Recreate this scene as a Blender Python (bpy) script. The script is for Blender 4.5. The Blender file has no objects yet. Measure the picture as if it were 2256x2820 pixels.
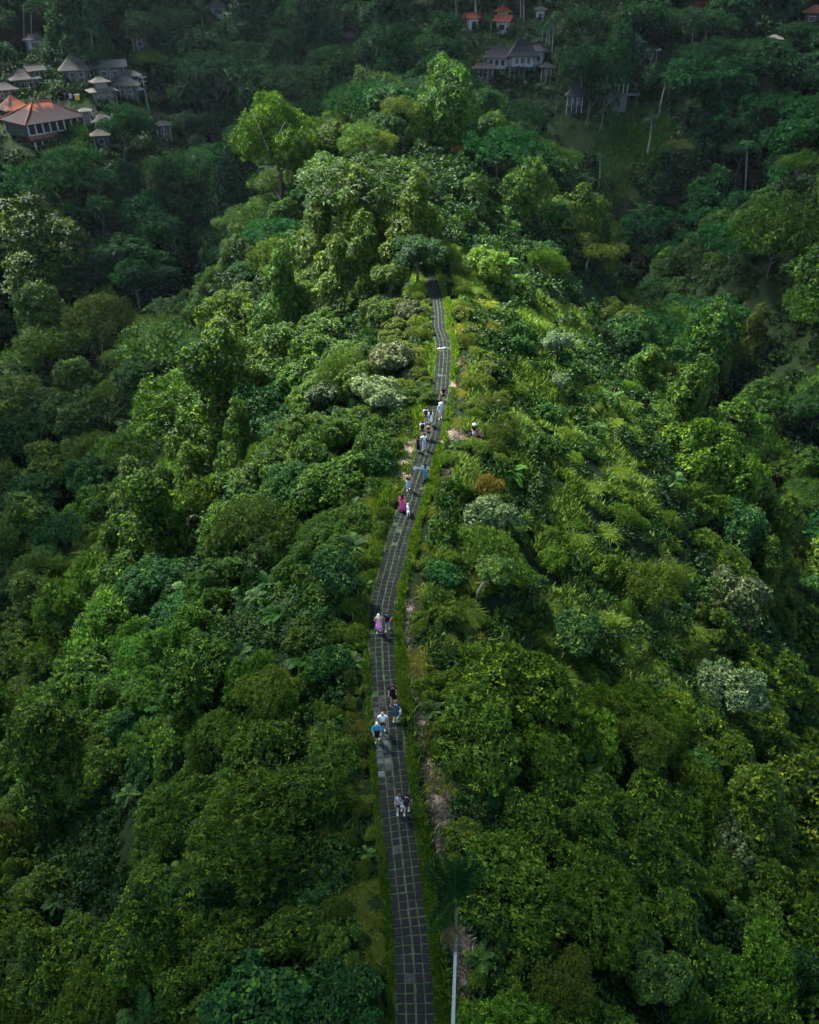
import bpy, bmesh, math, random
import numpy as np
from mathutils import Vector, Matrix, Euler
R = math.radians
rng = np.random.default_rng(7)
random.seed(7)
scene = bpy.context.scene
COL = scene.collection

# ------------------------------------------------------------------ camera
CAMH, PITCH, FOC = 36.6, R(36.8), 2100.0
IW, IH = 2256, 2820
cp, sp = math.cos(PITCH), math.sin(PITCH)
cam_d = bpy.data.cameras.new('camera')
cam_d.sensor_fit = 'VERTICAL'; cam_d.sensor_height = 24.0
cam_d.lens = 24.0 * FOC / IH
cam_d.clip_start = 0.5; cam_d.clip_end = 4000
cam = bpy.data.objects.new('camera', cam_d); COL.objects.link(cam)
cam.location = (0, 0, CAMH); cam.rotation_euler = (R(90) - PITCH, 0, 0)
scene.camera = cam

def raydir(px, py):
    u, v = px - IW / 2, py - IH / 2
    return u, FOC * cp - v * sp, -(FOC * sp + v * cp)
def atY(px, py, Y):
    d = raydir(px, py); t = Y / d[1]
    return Vector((d[0] * t, Y, CAMH + d[2] * t))
def project(x, y, z):
    dz = z - CAMH
    dep = y * cp - dz * sp
    return IW / 2 + FOC * x / dep, IH / 2 + FOC * (-y * sp - dz * cp) / dep, dep

# ------------------------------------------------------------------ noise and terrain
def _hash(ix, iy, seed):
    h = (ix.astype(np.int64) * 374761393 + iy.astype(np.int64) * 668265263 + seed * 144665) & 0x7fffffff
    h = (h ^ (h >> 13)) * 1274126177 & 0x7fffffff
    return ((h ^ (h >> 16)) & 0xffff) / 65535.0
def vnoise(x, y, seed=0):
    x = np.asarray(x, float); y = np.asarray(y, float)
    ix, iy = np.floor(x), np.floor(y); fx, fy = x - ix, y - iy
    fx = fx * fx * (3 - 2 * fx); fy = fy * fy * (3 - 2 * fy)
    a = _hash(ix, iy, seed); b = _hash(ix + 1, iy, seed); c = _hash(ix, iy + 1, seed); d = _hash(ix + 1, iy + 1, seed)
    return (a + (b - a) * fx) * (1 - fy) + (c + (d - c) * fx) * fy
def S(t):
    t = np.clip(t, 0, 1); return t * t * (3 - 2 * t)

PATH_PX = [(2820, 1146), (2700, 1141), (2600, 1135), (2420, 1114), (2240, 1093), (2100, 1078), (2003, 1070), (1900, 1059), (1840, 1054), (1740, 1050), (1680, 1051),
           (1650, 1056), (1620, 1063), (1500, 1093), (1430, 1115), (1300, 1156), (1200, 1187), (1160, 1197), (1080, 1213), (1040, 1217),
           (980, 1222), (940, 1220), (900, 1207), (860, 1206), (820, 1201), (795, 1194)]
_py, _px = [2.0], [0.2]
for py, px in PATH_PX:
    d = raydir(px, py); t = -CAMH / d[2]
    _py.append(d[1] * t); _px.append(d[0] * t)
PATH_END = _py[-1] + 3
_py += [106, 118, 150, 200, 300, 700]; _px += [2.6, 1.0, -2.0, 3.0, 8.0, 8.0]
_yy = np.linspace(2, 700, 5000); _xx = np.interp(_yy, _py, _px)
_k = np.ones(9) / 9; _xx = np.convolve(np.pad(_xx, 4, mode='edge'), _k, 'valid')
def cx(y): return np.interp(y, _yy, _xx)

def terrain(x, y, rough=True):
    x = np.asarray(x, float); y = np.asarray(y, float)
    d = x - cx(y)
    e = np.maximum(np.abs(d) - 2.4, 0); e = e * e / (e + 1.2)
    sofp = lambda v: np.log1p(np.exp(np.clip(v, -30, 30)))
    zr = np.where(d < 0, -(.60*e + .50*sofp((e-13)/4)*4), -(.42*e + .72*sofp((e-19)/4)*4))
    zr = np.maximum(zr, -120) + np.interp(y, [0, 103, 122, 150, 180, 215, 300, 400, 600], [0, 0, 4.5, 8, 7, 1, 10, 36, 85])
    t = y - (184 + 9 * np.sin(x / 37.0))
    zf = -54 + 40 * S(t / 62) + 0.33 * np.maximum(t - 50, 0) + 9 * S((x - 20) / 45)
    zf = zf - 24 * np.exp(-((x + 62) / 24) ** 2) * S((y - 190) / 40) * (1 - S((y - 350) / 70))
    zs = -52 + np.minimum(1.2 * np.maximum(x - 42 - .1*(y-140), 0), 80) * np.exp(-((y - 165) / 62) ** 2)
    zl = -54 + 0.55 * np.maximum(-x - 92, 0)
    k = 3.0
    st = np.stack([zr, zf, zs, zl]); m = st.max(0)
    z = m + k * np.log(np.exp((st - m) / k).sum(0))
    z = np.where(e < 8, zr + (z - zr) * S(e / 8), z) if True else z
    if rough:
        w = S(e / 6)
        z = z + w * (2.2 * (vnoise(x / 9, y / 9, 1) - .5) + 1.0 * (vnoise(x / 3.1, y / 3.1, 2) - .5) + 6 * (vnoise(x / 38, y / 38, 3) - .5) * S((y - 90) / 80))
    return z

def tz(x, y): return float(terrain(np.array([x]), np.array([y]))[0])
def march(px, py, h=0.0, y0=8.0):
    """the place where the line of sight comes within h metres of the ground"""
    d = raydir(px, py)
    Y = np.concatenate([np.arange(y0, 140, .15), np.arange(140, 620, .5)])
    t = Y / d[1]; x = d[0] * t; z = CAMH + d[2] * t
    hit = np.nonzero(z <= terrain(x, Y) + h)[0]
    i = hit[0] if len(hit) else len(Y) - 1
    dep = t[i] * FOC
    return Vector((x[i], Y[i], z[i])), FOC / dep

# ------------------------------------------------------------------ materials
def mat(name, c1, c2=None, rough=.7, scale=8, spec=.08, bump=0, detail=4, stretch=(1, 1, 1), metal=0, coord='Object', lo=.35, hi=.65):
    m = bpy.data.materials.new(name); m.use_nodes = True
    nt = m.node_tree; N = nt.nodes; b = N['Principled BSDF']
    b.inputs['Roughness'].default_value = rough; b.inputs['Specular IOR Level'].default_value = spec
    b.inputs['Metallic'].default_value = metal
    if c2 is None:
        c2 = tuple(v * .75 for v in c1)
    tc = N.new('ShaderNodeTexCoord'); mp = N.new('ShaderNodeMapping'); mp.inputs['Scale'].default_value = stretch
    nz = N.new('ShaderNodeTexNoise'); nz.inputs['Scale'].default_value = scale; nz.inputs['Detail'].default_value = detail
    rp = N.new('ShaderNodeValToRGB')
    rp.color_ramp.elements[0].position = lo; rp.color_ramp.elements[0].color = (*c1, 1)
    rp.color_ramp.elements[1].position = hi; rp.color_ramp.elements[1].color = (*c2, 1)
    L = nt.links.new
    L(tc.outputs[coord], mp.inputs['Vector']); L(mp.outputs[0], nz.inputs['Vector']); L(nz.outputs[0], rp.inputs[0]); L(rp.outputs[0], b.inputs['Base Color'])
    if bump:
        bp = N.new('ShaderNodeBump'); bp.inputs['Strength'].default_value = bump; bp.inputs['Distance'].default_value = .05
        L(nz.outputs[0], bp.inputs['Height']); L(bp.outputs[0], b.inputs['Normal'])
    return m

def leafmat(name, dark, mid, bright, rough=.5, spec=.35, trans=.28, objcol=True):
    """leaf colours by a per-leaf 'tint' (old leaf ... young shoot); the object colour multiplies in"""
    m = bpy.data.materials.new(name); m.use_nodes = True
    nt = m.node_tree; N = nt.nodes; b = N['Principled BSDF']; L = nt.links.new
    b.inputs['Roughness'].default_value = rough; b.inputs['Specular IOR Level'].default_value = spec
    at = N.new('ShaderNodeAttribute'); at.attribute_name = 'tint'
    rp = N.new('ShaderNodeValToRGB'); e = rp.color_ramp.elements
    e[0].position = 0; e[0].color = (*dark, 1); e[1].position = 1; e[1].color = (*bright, 1)
    n = e.new(.5); n.color = (*mid, 1)
    L(at.outputs['Fac'], rp.inputs[0])
    col = rp.outputs[0]
    if objcol:
        oi = N.new('ShaderNodeObjectInfo'); mx = N.new('ShaderNodeMix'); mx.data_type = 'RGBA'; mx.blend_type = 'MULTIPLY'
        mx.inputs[0].default_value = 1
        L(col, mx.inputs[6]); L(oi.outputs['Color'], mx.inputs[7]); col = mx.outputs[2]
    L(col, b.inputs['Base Color'])
    tr = N.new('ShaderNodeBsdfTranslucent'); hs = N.new('ShaderNodeMix'); hs.data_type = 'RGBA'; hs.blend_type = 'MULTIPLY'; hs.inputs[0].default_value = 1
    L(col, hs.inputs[6]); hs.inputs[7].default_value = (1.5, 1.35, .5, 1); L(hs.outputs[2], tr.inputs[0])
    ms = N.new('ShaderNodeMixShader'); ms.inputs[0].default_value = trans
    L(b.outputs[0], ms.inputs[1]); L(tr.outputs[0], ms.inputs[2]); L(ms.outputs[0], N['Material Output'].inputs[0])
    return m

# ------------------------------------------------------------------ mesh helpers
class MB:
    def __init__(s): s.v, s.f, s.m = [], [], []
    def add(s, vs, fs, m=0):
        o = len(s.v); s.v += [tuple(v) for v in vs]; s.f += [tuple(i + o for i in f) for f in fs]; s.m += [m] * len(fs)
    def box(s, c, d, rz=0, m=0, M=None):
        x, y, z = (v / 2 for v in d); vs = []
        for k in ((-1,-1,-1),(1,-1,-1),(1,1,-1),(-1,1,-1),(-1,-1,1),(1,-1,1),(1,1,1),(-1,1,1)):
            p = Vector((k[0]*x, k[1]*y, k[2]*z))
            if rz: p = Matrix.Rotation(rz, 3, 'Z') @ p
            p = p + Vector(c)
            vs.append(M @ p if M else p)
        s.add(vs, [(0,3,2,1),(4,5,6,7),(0,1,5,4),(1,2,6,5),(2,3,7,6),(3,0,4,7)], m)
    def tube(s, pts, rad, n=8, m=0, cap=True):
        pts = [Vector(p) for p in pts]; vs, fs = [], []
        for i, p in enumerate(pts):
            a = pts[min(i+1, len(pts)-1)] - pts[max(i-1, 0)]
            a.normalize(); u = a.orthogonal().normalized() if i == 0 else (u - a * u.dot(a)).normalized()
            w = a.cross(u); r = rad[i] if hasattr(rad, '__len__') else rad
            for k in range(n):
                t = 2*math.pi*k/n; vs.append(p + u*math.cos(t)*r + w*math.sin(t)*r)
        for i in range(len(pts)-1):
            for k in range(n):
                k2 = (k+1) % n; fs.append((i*n+k, i*n+k2, (i+1)*n+k2, (i+1)*n+k))
        if cap:
            fs.append(tuple(reversed(range(n)))); fs.append(tuple((len(pts)-1)*n+k for k in range(n)))
        s.add(vs, fs, m)
    def lathe(s, prof, n=16, c=(0,0,0), m=0, sx=1, sy=1, wob=0, ph=0):
        vs, fs = [], []
        for i, (r, z) in enumerate(prof):
            for k in range(n):
                t = 2*math.pi*k/n; rr = r*(1 + wob*(i/max(1,len(prof)-1))*math.sin(t*5+ph))
                vs.append((c[0]+rr*sx*math.cos(t), c[1]+rr*sy*math.sin(t), c[2]+z))
        for i in range(len(prof)-1):
            for k in range(n):
                k2=(k+1)%n; fs.append((i*n+k, i*n+k2, (i+1)*n+k2, (i+1)*n+k))
        fs.append(tuple(reversed(range(n)))); fs.append(tuple((len(prof)-1)*n+k for k in range(n)))
        s.add(vs, fs, m)
    def ball(s, c, r, n=10, m=0, top=1.0, bot=-1.0):
        prof = []
        k = max(4, n//2+1)
        for i in range(k+1):
            z = bot + (top-bot)*i/k; z = math.sin(math.asin(max(-1,min(1,bot))) + (math.asin(top)-math.asin(max(-1,bot)))*i/k)
            prof.append((max(.002, math.sqrt(max(0,1-z*z)))*1.0, z))
        vs, fs = [], []
        rx, ry, rz = (r, r, r) if not hasattr(r, '__len__') else r
        for (q, z) in prof:
            for j in range(n):
                t = 2*math.pi*j/n; vs.append((c[0]+rx*q*math.cos(t), c[1]+ry*q*math.sin(t), c[2]+rz*z))
        for i in range(len(prof)-1):
            for j in range(n):
                j2=(j+1)%n; fs.append((i*n+j, i*n+j2, (i+1)*n+j2, (i+1)*n+j))
        fs.append(tuple(reversed(range(n)))); fs.append(tuple((len(prof)-1)*n+j for j in range(n)))
        s.add(vs, fs, m)
    def mesh(s, name, mats, smooth=False):
        me = bpy.data.meshes.new(name); me.from_pydata(s.v, [], s.f); me.validate()
        for mm in (mats if isinstance(mats, (list, tuple)) else [mats]): me.materials.append(mm)
        if len(me.polygons) == len(s.m): me.polygons.foreach_set('material_index', s.m)
        if smooth: me.polygons.foreach_set('use_smooth', [True]*len(me.polygons))
        me.update(); return me
    def build(s, name, mats, parent=None, smooth=False, loc=None, rot=None):
        return link(name, s.mesh(name, mats, smooth), parent, loc, rot)

def link(name, me, parent=None, loc=None, rot=None):
    o = bpy.data.objects.new(name, me); COL.objects.link(o)
    if parent: o.parent = parent
    if loc is not None: o.location = loc
    if rot is not None: o.rotation_euler = rot
    return o
def tag(o, label=None, cat=None, group=None, kind=None):
    if label: o['label'] = label
    if cat: o['category'] = cat
    if group: o['group'] = group
    if kind: o['kind'] = kind
    return o
def thing(name, label, cat, loc=(0,0,0), rz=0, group=None):
    o = bpy.data.objects.new(name, None); COL.objects.link(o)
    o.location = loc; o.rotation_euler = (0, 0, rz); o.empty_display_size = .2
    return tag(o, label, cat, group)

def npmesh(name, V, T, m, quad=True, extra=None):
    """V (n,4,3) kites -> two triangles each; T (n,4) or (n,) tint"""
    n = len(V); me = bpy.data.meshes.new(name)
    V = np.ascontiguousarray(V.reshape(-1, 3), dtype=np.float32)
    me.vertices.add(n*4); me.vertices.foreach_set('co', V.ravel())
    base = (np.arange(n)*4)[:, None]
    idx = (base + np.array([0, 1, 2, 0, 2, 3])[None, :]).ravel().astype(np.int32)
    me.loops.add(n*6); me.loops.foreach_set('vertex_index', idx)
    me.polygons.add(n*2); me.polygons.foreach_set('loop_start', np.arange(0, n*6, 3, dtype=np.int32))
    try: me.polygons.foreach_set('loop_total', np.full(n*2, 3, dtype=np.int32))
    except Exception: pass
    a = me.attributes.new('tint', 'FLOAT', 'POINT')
    T = np.repeat(T, 4) if T.ndim == 1 else T.ravel()
    a.data.foreach_set('value', T.astype(np.float32))
    me.materials.append(m); me.update(calc_edges=True); me.validate()
    return me

# ------------------------------------------------------------------ world, light, air
w = bpy.data.worlds.new('World'); scene.world = w; w.use_nodes = True
SUN_EL, SUN_AZ = R(52), R(-48)      # light from high, ahead and to the left of the view
sky = w.node_tree.nodes.new('ShaderNodeTexSky'); sky.sky_type = 'NISHITA'; sky.sun_disc = False
sky.sun_elevation = SUN_EL; sky.sun_rotation = SUN_AZ; sky.air_density = 1.0; sky.dust_density = .6
bg = w.node_tree.nodes['Background']; bg.inputs[1].default_value = .05
w.node_tree.links.new(sky.outputs[0], bg.inputs[0])
sl = bpy.data.lights.new('sun', 'SUN'); sl.energy = 5.0; sl.angle = R(14); sl.color = (1, .98, .93)
so = bpy.data.objects.new('sun', sl); COL.objects.link(so)
sdir = Vector((math.sin(SUN_AZ)*math.cos(SUN_EL), math.cos(SUN_AZ)*math.cos(SUN_EL), math.sin(SUN_EL)))
so.rotation_euler = sdir.to_track_quat('Z', 'Y').to_euler(); so.location = sdir * 300
vs_ = scene.view_settings; scene.display_settings.display_device = 'sRGB'
vs_.view_transform = 'Standard'; vs_.look = 'None'; vs_.exposure = 3.15; vs_.gamma = 1.0
cy = scene.cycles
cy.max_bounces = 6; cy.diffuse_bounces = 1; cy.glossy_bounces = 2; cy.transmission_bounces = 4; cy.transparent_max_bounces = 4; cy.volume_bounces = 0
cy.sample_clamp_indirect = .6; cy.use_denoising = True; cy.denoiser = 'OPENIMAGEDENOISE'; cy.denoising_input_passes = 'RGB_ALBEDO_NORMAL'; cy.denoising_prefilter = 'ACCURATE'
GAP = (55, 62); SHADE_DECK_T = .17
HAZE = True
if HAZE:
    hz = MB(); hz.box((0, 300, 45), (900, 720, 216))
    hm = bpy.data.materials.new('air'); hm.use_nodes = True; hn = hm.node_tree; hn.nodes.clear()
    ho = hn.nodes.new('ShaderNodeOutputMaterial'); pv = hn.nodes.new('ShaderNodeVolumePrincipled')
    pv.inputs['Color'].default_value = (.80, .90, 1.0, 1); pv.inputs['Density'].default_value = .000035
    hn.links.new(pv.outputs[0], ho.inputs['Volume'])
    tag(hz.build('haze', hm), 'thin pale blue haze over the far valley slopes', 'haze', kind='stuff')

# unseen deck added above the haze: shades foreground and far slopes, gap lights ridge
SHADE_DECK = True
if SHADE_DECK:
    cg = np.random.default_rng(99); cb = MB(); ch = 330.0
    off = sdir * (ch / sdir.z)
    for gx in np.arange(-330, 331, 26):
        for gy in np.arange(-150, 640, 26):
            x, y = gx + cg.uniform(-9, 9), gy + cg.uniform(-9, 9)
            q = math.hypot((x + 6)/GAP[0], (y - 114)/GAP[1])
            if q < 1 + cg.uniform(-.1, .1): continue
            if (gy > 190 or (gy > 150 and abs(gx + 6) > 70)) and cg.uniform() < (.50 if x > 40 or x < -60 else .42): continue
            r = cg.uniform(17, 25)
            cb.ball((x + off.x, y + off.y, ch + cg.uniform(-8, 14)), (r, r, r*cg.uniform(.45, .7)), 10)
    cm = bpy.data.materials.new('added_shade_deck'); cm.use_nodes = True; nt = cm.node_tree; N = nt.nodes
    N['Principled BSDF'].inputs['Base Color'].default_value = (.8, .82, .85, 1); N['Principled BSDF'].inputs['Roughness'].default_value = 1; N['Principled BSDF'].inputs['Specular IOR Level'].default_value = 0
    tr = N.new('ShaderNodeBsdfTranslucent'); tr.inputs[0].default_value = (SHADE_DECK_T, SHADE_DECK_T*1.02, SHADE_DECK_T*1.05, 1); ms = N.new('ShaderNodeMixShader'); ms.inputs[0].default_value = .5
    nt.links.new(N['Principled BSDF'].outputs[0], ms.inputs[1]); nt.links.new(tr.outputs[0], ms.inputs[2]); nt.links.new(ms.outputs[0], N['Material Output'].inputs[0])
    tag(cb.build('added_shade_deck', cm, smooth=True), 'unseen puffy deck added to shade the foreground and far slopes, open above the ridge', 'added_shade_deck', kind='stuff')

# ------------------------------------------------------------------ ground sheet
def grid_mesh(name, xs, ys, m, zf, off=0):
    X, Y = np.meshgrid(xs, ys); Z = zf(X.ravel(), Y.ravel()).reshape(X.shape) + off
    nx, ny = len(xs), len(ys); V = np.stack([X, Y, Z], -1).reshape(-1, 3)
    a = (np.arange(ny-1)[:, None]*nx + np.arange(nx-1)[None, :]).ravel()
    F = np.stack([a, a+1, a+1+nx, a+nx], -1)
    me = bpy.data.meshes.new(name); me.from_pydata(V.tolist(), [], F.tolist())
    me.polygons.foreach_set('use_smooth', [True]*len(F)); me.materials.append(m); me.update()
    return me, X.ravel(), Y.ravel()
gm = bpy.data.materials.new('ground soil'); gm.use_nodes = True
nt = gm.node_tree; N = nt.nodes; Lk = nt.links.new; b = N['Principled BSDF']; b.inputs['Roughness'].default_value = .95; b.inputs['Specular IOR Level'].default_value = .1
tc = N.new('ShaderNodeTexCoord'); n1 = N.new('ShaderNodeTexNoise'); n1.inputs['Scale'].default_value = 1.3; n1.inputs['Detail'].default_value = 8
r1 = N.new('ShaderNodeValToRGB'); r1.color_ramp.elements[0].position = .3; r1.color_ramp.elements[0].color = (.005, .011, .003, 1)
r1.color_ramp.elements[1].position = .7; r1.color_ramp.elements[1].color = (.010, .022, .005, 1)
r2 = N.new('ShaderNodeValToRGB'); r2.color_ramp.elements[0].position = .3; r2.color_ramp.elements[0].color = (.13, .095, .065, 1)
r2.color_ramp.elements[1].position = .75; r2.color_ramp.elements[1].color = (.30, .235, .18, 1)
n2 = N.new('ShaderNodeTexNoise'); n2.inputs['Scale'].default_value = 5; n2.inputs['Detail'].default_value = 6
at = N.new('ShaderNodeAttribute'); at.attribute_name = 'bare'
at2 = N.new('ShaderNodeAttribute'); at2.attribute_name = 'lawn'
mx = N.new('ShaderNodeMix'); mx.data_type = 'RGBA'; mx2 = N.new('ShaderNodeMix'); mx2.data_type = 'RGBA'
Lk(tc.outputs['Object'], n1.inputs[0]); Lk(tc.outputs['Object'], n2.inputs[0]); Lk(n1.outputs[0], r1.inputs[0]); Lk(n2.outputs[0], r2.inputs[0])
Lk(at.outputs['Fac'], mx.inputs[0]); Lk(r1.outputs[0], mx.inputs[6]); Lk(r2.outputs[0], mx.inputs[7])
r3 = N.new('ShaderNodeValToRGB'); r3.color_ramp.elements[0].color = (.005, .02, .005, 1); r3.color_ramp.elements[1].color = (.018, .06, .012, 1); r3.color_ramp.elements[0].position = .35; r3.color_ramp.elements[1].position = .65
Lk(n1.outputs[0], r3.inputs[0]); Lk(at2.outputs['Fac'], mx2.inputs[0]); Lk(mx.outputs[2], mx2.inputs[6]); Lk(r3.outputs[0], mx2.inputs[7]); Lk(mx2.outputs[2], b.inputs['Base Color'])
bp = N.new('ShaderNodeBump'); bp.inputs['Strength'].default_value = .6; bp.inputs['Distance'].default_value = .08; Lk(n2.outputs[0], bp.inputs['Height']); Lk(bp.outputs[0], b.inputs['Normal'])

def patches(px_list):
    out = []
    for px, py, rx in px_list:
        p, s = march(px, py); out.append((p.x, p.y, rx / s))
    return out
# bare trodden earth beside the path (places read off the photograph, turned into places on the ground)
BARE = patches([(1120, 1240, 26), (1108, 1275, 26), (1100, 1310, 24), (1130, 1215, 20), (1085, 1345, 16), (1245, 1195, 26), (1275, 1206, 24), (1305, 1216, 24), (1330, 1228, 20), (1218, 1220, 12),
                (1125, 1680, 18), (1122, 1720, 13), (1122, 1760, 14), (1130, 1810, 14), (1140, 1860, 15), (1148, 1925, 14), (1160, 1990, 16), (1168, 2050, 16), (1185, 2130, 20),
                (1205, 2200, 26), (1225, 2270, 24), (1220, 2330, 22), (1228, 2420, 20), (1275, 2600, 24), (1275, 2700, 24), (1235, 1310, 10), (1246, 1060, 14), (1262, 1000, 12), (1130, 1030, 16), (1250, 910, 12), (1170, 1020, 14)])
LAWN = [(march(px, py, 0)[0], r) for px, py, r in ((1745, 320, 7), (1800, 375, 6), (1700, 440, 5.5), (1640, 785, 4), (1700, 800, 4))]
xs = np.concatenate([np.arange(-420, -60, 4), np.arange(-60, -8, 1.0), np.arange(-8, 8, .25), np.arange(8, 60, 1.0), np.arange(60, 421, 4)])
ys = np.concatenate([np.arange(-40, 6, 3), np.arange(6, 130, .5), np.arange(130, 260, 2), np.arange(260, 660, 5)])
gme, GX, GY = grid_mesh('ground', xs, ys, gm, terrain)
bare = np.zeros_like(GX)
for x, y, r in BARE:
    q = np.hypot(GX - x, (GY - y) * .7) / (r * (1.0 + .5 * (vnoise(GX*1.7, GY*1.7, 9) - .5)))
    bare = np.maximum(bare, S(1.4 - q))
lawn = np.zeros_like(GX)
for p, r in LAWN: lawn = np.maximum(lawn, S(1.5 - np.hypot(GX - p.x, GY - p.y) / r))
a = gme.attributes.new('bare', 'FLOAT', 'POINT'); a.data.foreach_set('value', bare.astype(np.float32))
a = gme.attributes.new('lawn', 'FLOAT', 'POINT'); a.data.foreach_set('value', lawn.astype(np.float32))
tag(link('ground', gme), kind='structure')

# ------------------------------------------------------------------ paved path: dark blocks four abreast, mossy joints
jm = mat('mossy joint', (.022, .040, .016), (.055, .078, .038), rough=.95, scale=2.2, spec=.1, bump=.3, detail=6)
sm = bpy.data.materials.new('stone block'); sm.use_nodes = True; nt = sm.node_tree; N = nt.nodes; Lk = nt.links.new; b = N['Principled BSDF']
b.inputs['Roughness'].default_value = .85; b.inputs['Specular IOR Level'].default_value = .08
at = N.new('ShaderNodeAttribute'); at.attribute_name = 'tint'; rp = N.new('ShaderNodeValToRGB'); e = rp.color_ramp.elements
e[0].color = (.008, .0082, .009, 1); e[1].color = (.10, .105, .10, 1); q = e.new(.55); q.color = (.0125, .013, .0138, 1)
tc = N.new('ShaderNodeTexCoord'); nz = N.new('ShaderNodeTexNoise'); nz.inputs['Scale'].default_value = 7; nz.inputs['Detail'].default_value = 8
ad = N.new('ShaderNodeMath'); ad.operation = 'MULTIPLY_ADD'; ad.inputs[1].default_value = .5; 
Lk(tc.outputs['Object'], nz.inputs[0]); Lk(nz.outputs[0], ad.inputs[0]); Lk(at.outputs['Fac'], ad.inputs[2]); Lk(ad.outputs[0], rp.inputs[0]); Lk(rp.outputs[0], b.inputs['Base Color'])
bp = N.new('ShaderNodeBump'); bp.inputs['Strength'].default_value = .5; bp.inputs['Distance'].default_value = .02; Lk(nz.outputs[0], bp.inputs['Height']); Lk(bp.outputs[0], b.inputs['Normal'])
PW = .80
def path_frame(y):
    x = float(cx(y)); dx = float(cx(y+.3) - cx(y-.3)) / .6
    t = Vector((dx, 1, 0)).normalized(); n = Vector((t.y, -t.x, 0)); return Vector((x, y, 0)), t, n
pb = MB(); tints = []
yv = 6.0; rows = []
while yv < PATH_END:
    rows.append(yv); yv += .40 / math.sqrt(1 + (float(cx(yv+.3)-cx(yv-.3))/.6)**2)
for i, y in enumerate(rows):
    c, t, n = path_frame(y + .2)
    sk = .035 * math.sin(i * .21)
    edges = [-PW, -.405, .015, .42, PW]
    for j in range(4):
        if random.random() < .012: continue
        g0 = .05 if j == 2 else .03; g1 = .05 if j == 1 else .03
        l, r_ = edges[j] + g0 * random.uniform(.7, 1.3), edges[j+1] - g1 * random.uniform(.7, 1.3)
        if j == 0: l -= random.uniform(-.02, .05)
        if j == 3: r_ += random.uniform(-.02, .06)
        f0, f1 = -.2 + .028 * random.uniform(.5, 1.4), .2 - .028 * random.uniform(.5, 1.4)
        h = .055 + random.uniform(-.014, .014); ch = .02; vs = []
        for (ll, rr, a0, a1, z) in ((l, r_, f0, f1, 0.0), (l, r_, f0, f1, h - ch), (l+ch, r_-ch, f0+ch, f1-ch, h)):
            for (q, e_) in ((ll, a0), (rr, a0), (rr, a1), (ll, a1)):
                p = c + n * (q + random.uniform(-.014, .014)) + t * (e_ + sk * q + random.uniform(-.014, .014)); vs.append((p.x, p.y, z))
        pb.add(vs, [(0,1,5,4),(1,2,6,5),(2,3,7,6),(3,0,4,7),(4,5,9,8),(5,6,10,9),(6,7,11,10),(7,4,8,11),(8,9,10,11)])
        worn = .45 * math.exp(-((y - 27.6)/2.6)**2) * (1 if j < 2 else .12) + (.16 * math.exp(-((y-24.5)/2)**2) if j < 2 else 0) + (.2 * math.exp(-((y-47)/1.2)**2) if j == 1 else 0)
        v = .02 + .22 * random.random()**1.5 + worn * random.uniform(.6, 1.1) + (.25 if random.random() < .03 else 0)
        tints += [v] * 12
pm = pb.mesh('path', [sm, jm])
jb = len(pm.vertices)
a = pm.attributes.new('tint', 'FLOAT', 'POINT'); a.data.foreach_set('value', tints)
path = tag(link('path', pm), kind='structure')
jv = MB(); vs, fs = [], []
for i, y in enumerate(np.arange(5.5, PATH_END + .5, .25)):
    c, t, n = path_frame(y)
    for q, z in ((-.90, -.03), (-.88, .028), (.88, .028), (.90, -.03)):
        p = c + n * (q + (.05 * math.sin(y*3.1) + .03*math.sin(y*7.7) if abs(q) > .5 else 0)); vs.append((p.x, p.y, z))
    if i:
        for k in range(3): fs.append(((i-1)*4+k, (i-1)*4+k+1, i*4+k+1, i*4+k))
jv.add(vs, fs); tag(jv.build('path_joints', jm), kind='structure')

# ------------------------------------------------------------------ people on the path
PROT = []         # (x0, y0, x1, y1, depth): what the photograph shows clear of the trees standing nearer
def protect(px, py, hw, hh, dep): PROT.append((px-hw, py-hh, px+hw, py+hh, dep))
def skin_mesh(name, pts, edges, rad, root=0, sub=1):
    me = bpy.data.meshes.new(name + '_cage'); me.from_pydata([tuple(p) for p in pts], edges, [])
    ob = bpy.data.objects.new('cage', me); COL.objects.link(ob)
    md = ob.modifiers.new('skin', 'SKIN'); md.use_smooth_shade = True; md.branch_smoothing = .3
    for i, r in enumerate(rad): me.skin_vertices[0].data[i].radius = (r, r) if not hasattr(r, '__len__') else r
    me.skin_vertices[0].data[root].use_root = True
    sb = ob.modifiers.new('sub', 'SUBSURF'); sb.levels = sb.render_levels = sub
    dg = bpy.context.evaluated_depsgraph_get(); out = bpy.data.meshes.new_from_object(ob.evaluated_get(dg)); out.name = name
    bpy.data.objects.remove(ob); bpy.data.meshes.remove(me); out.materials.clear()
    return out
def cloth(name, c, c2=None, scale=14, **k):
    return mat(name, c, c2 or tuple(v*.8 for v in c), rough=.9, scale=scale, spec=.15, **k)
SK = [mat('light skin', (.52, .30, .21), (.46, .25, .17), rough=.6, scale=20), mat('tanned skin', (.36, .18, .11), (.30, .15, .09), rough=.6, scale=20)]
EYE = mat('dark eyes', (.01, .01, .01), rough=.3)
HAIRM = dict(black=mat('black hair', (.008, .007, .007), (.018, .015, .014), rough=.5, scale=30), brown=mat('brown hair', (.05, .025, .014), (.09, .045, .025), rough=.55, scale=30),
             blond=mat('blond hair', (.60, .50, .30), (.72, .62, .42), rough=.55, scale=30), auburn=mat('auburn hair', (.13, .045, .02), (.2, .07, .03), rough=.55, scale=30), grey=mat('grey hair', (.20, .19, .18), (.3, .29, .28), rough=.6, scale=30))
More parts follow.
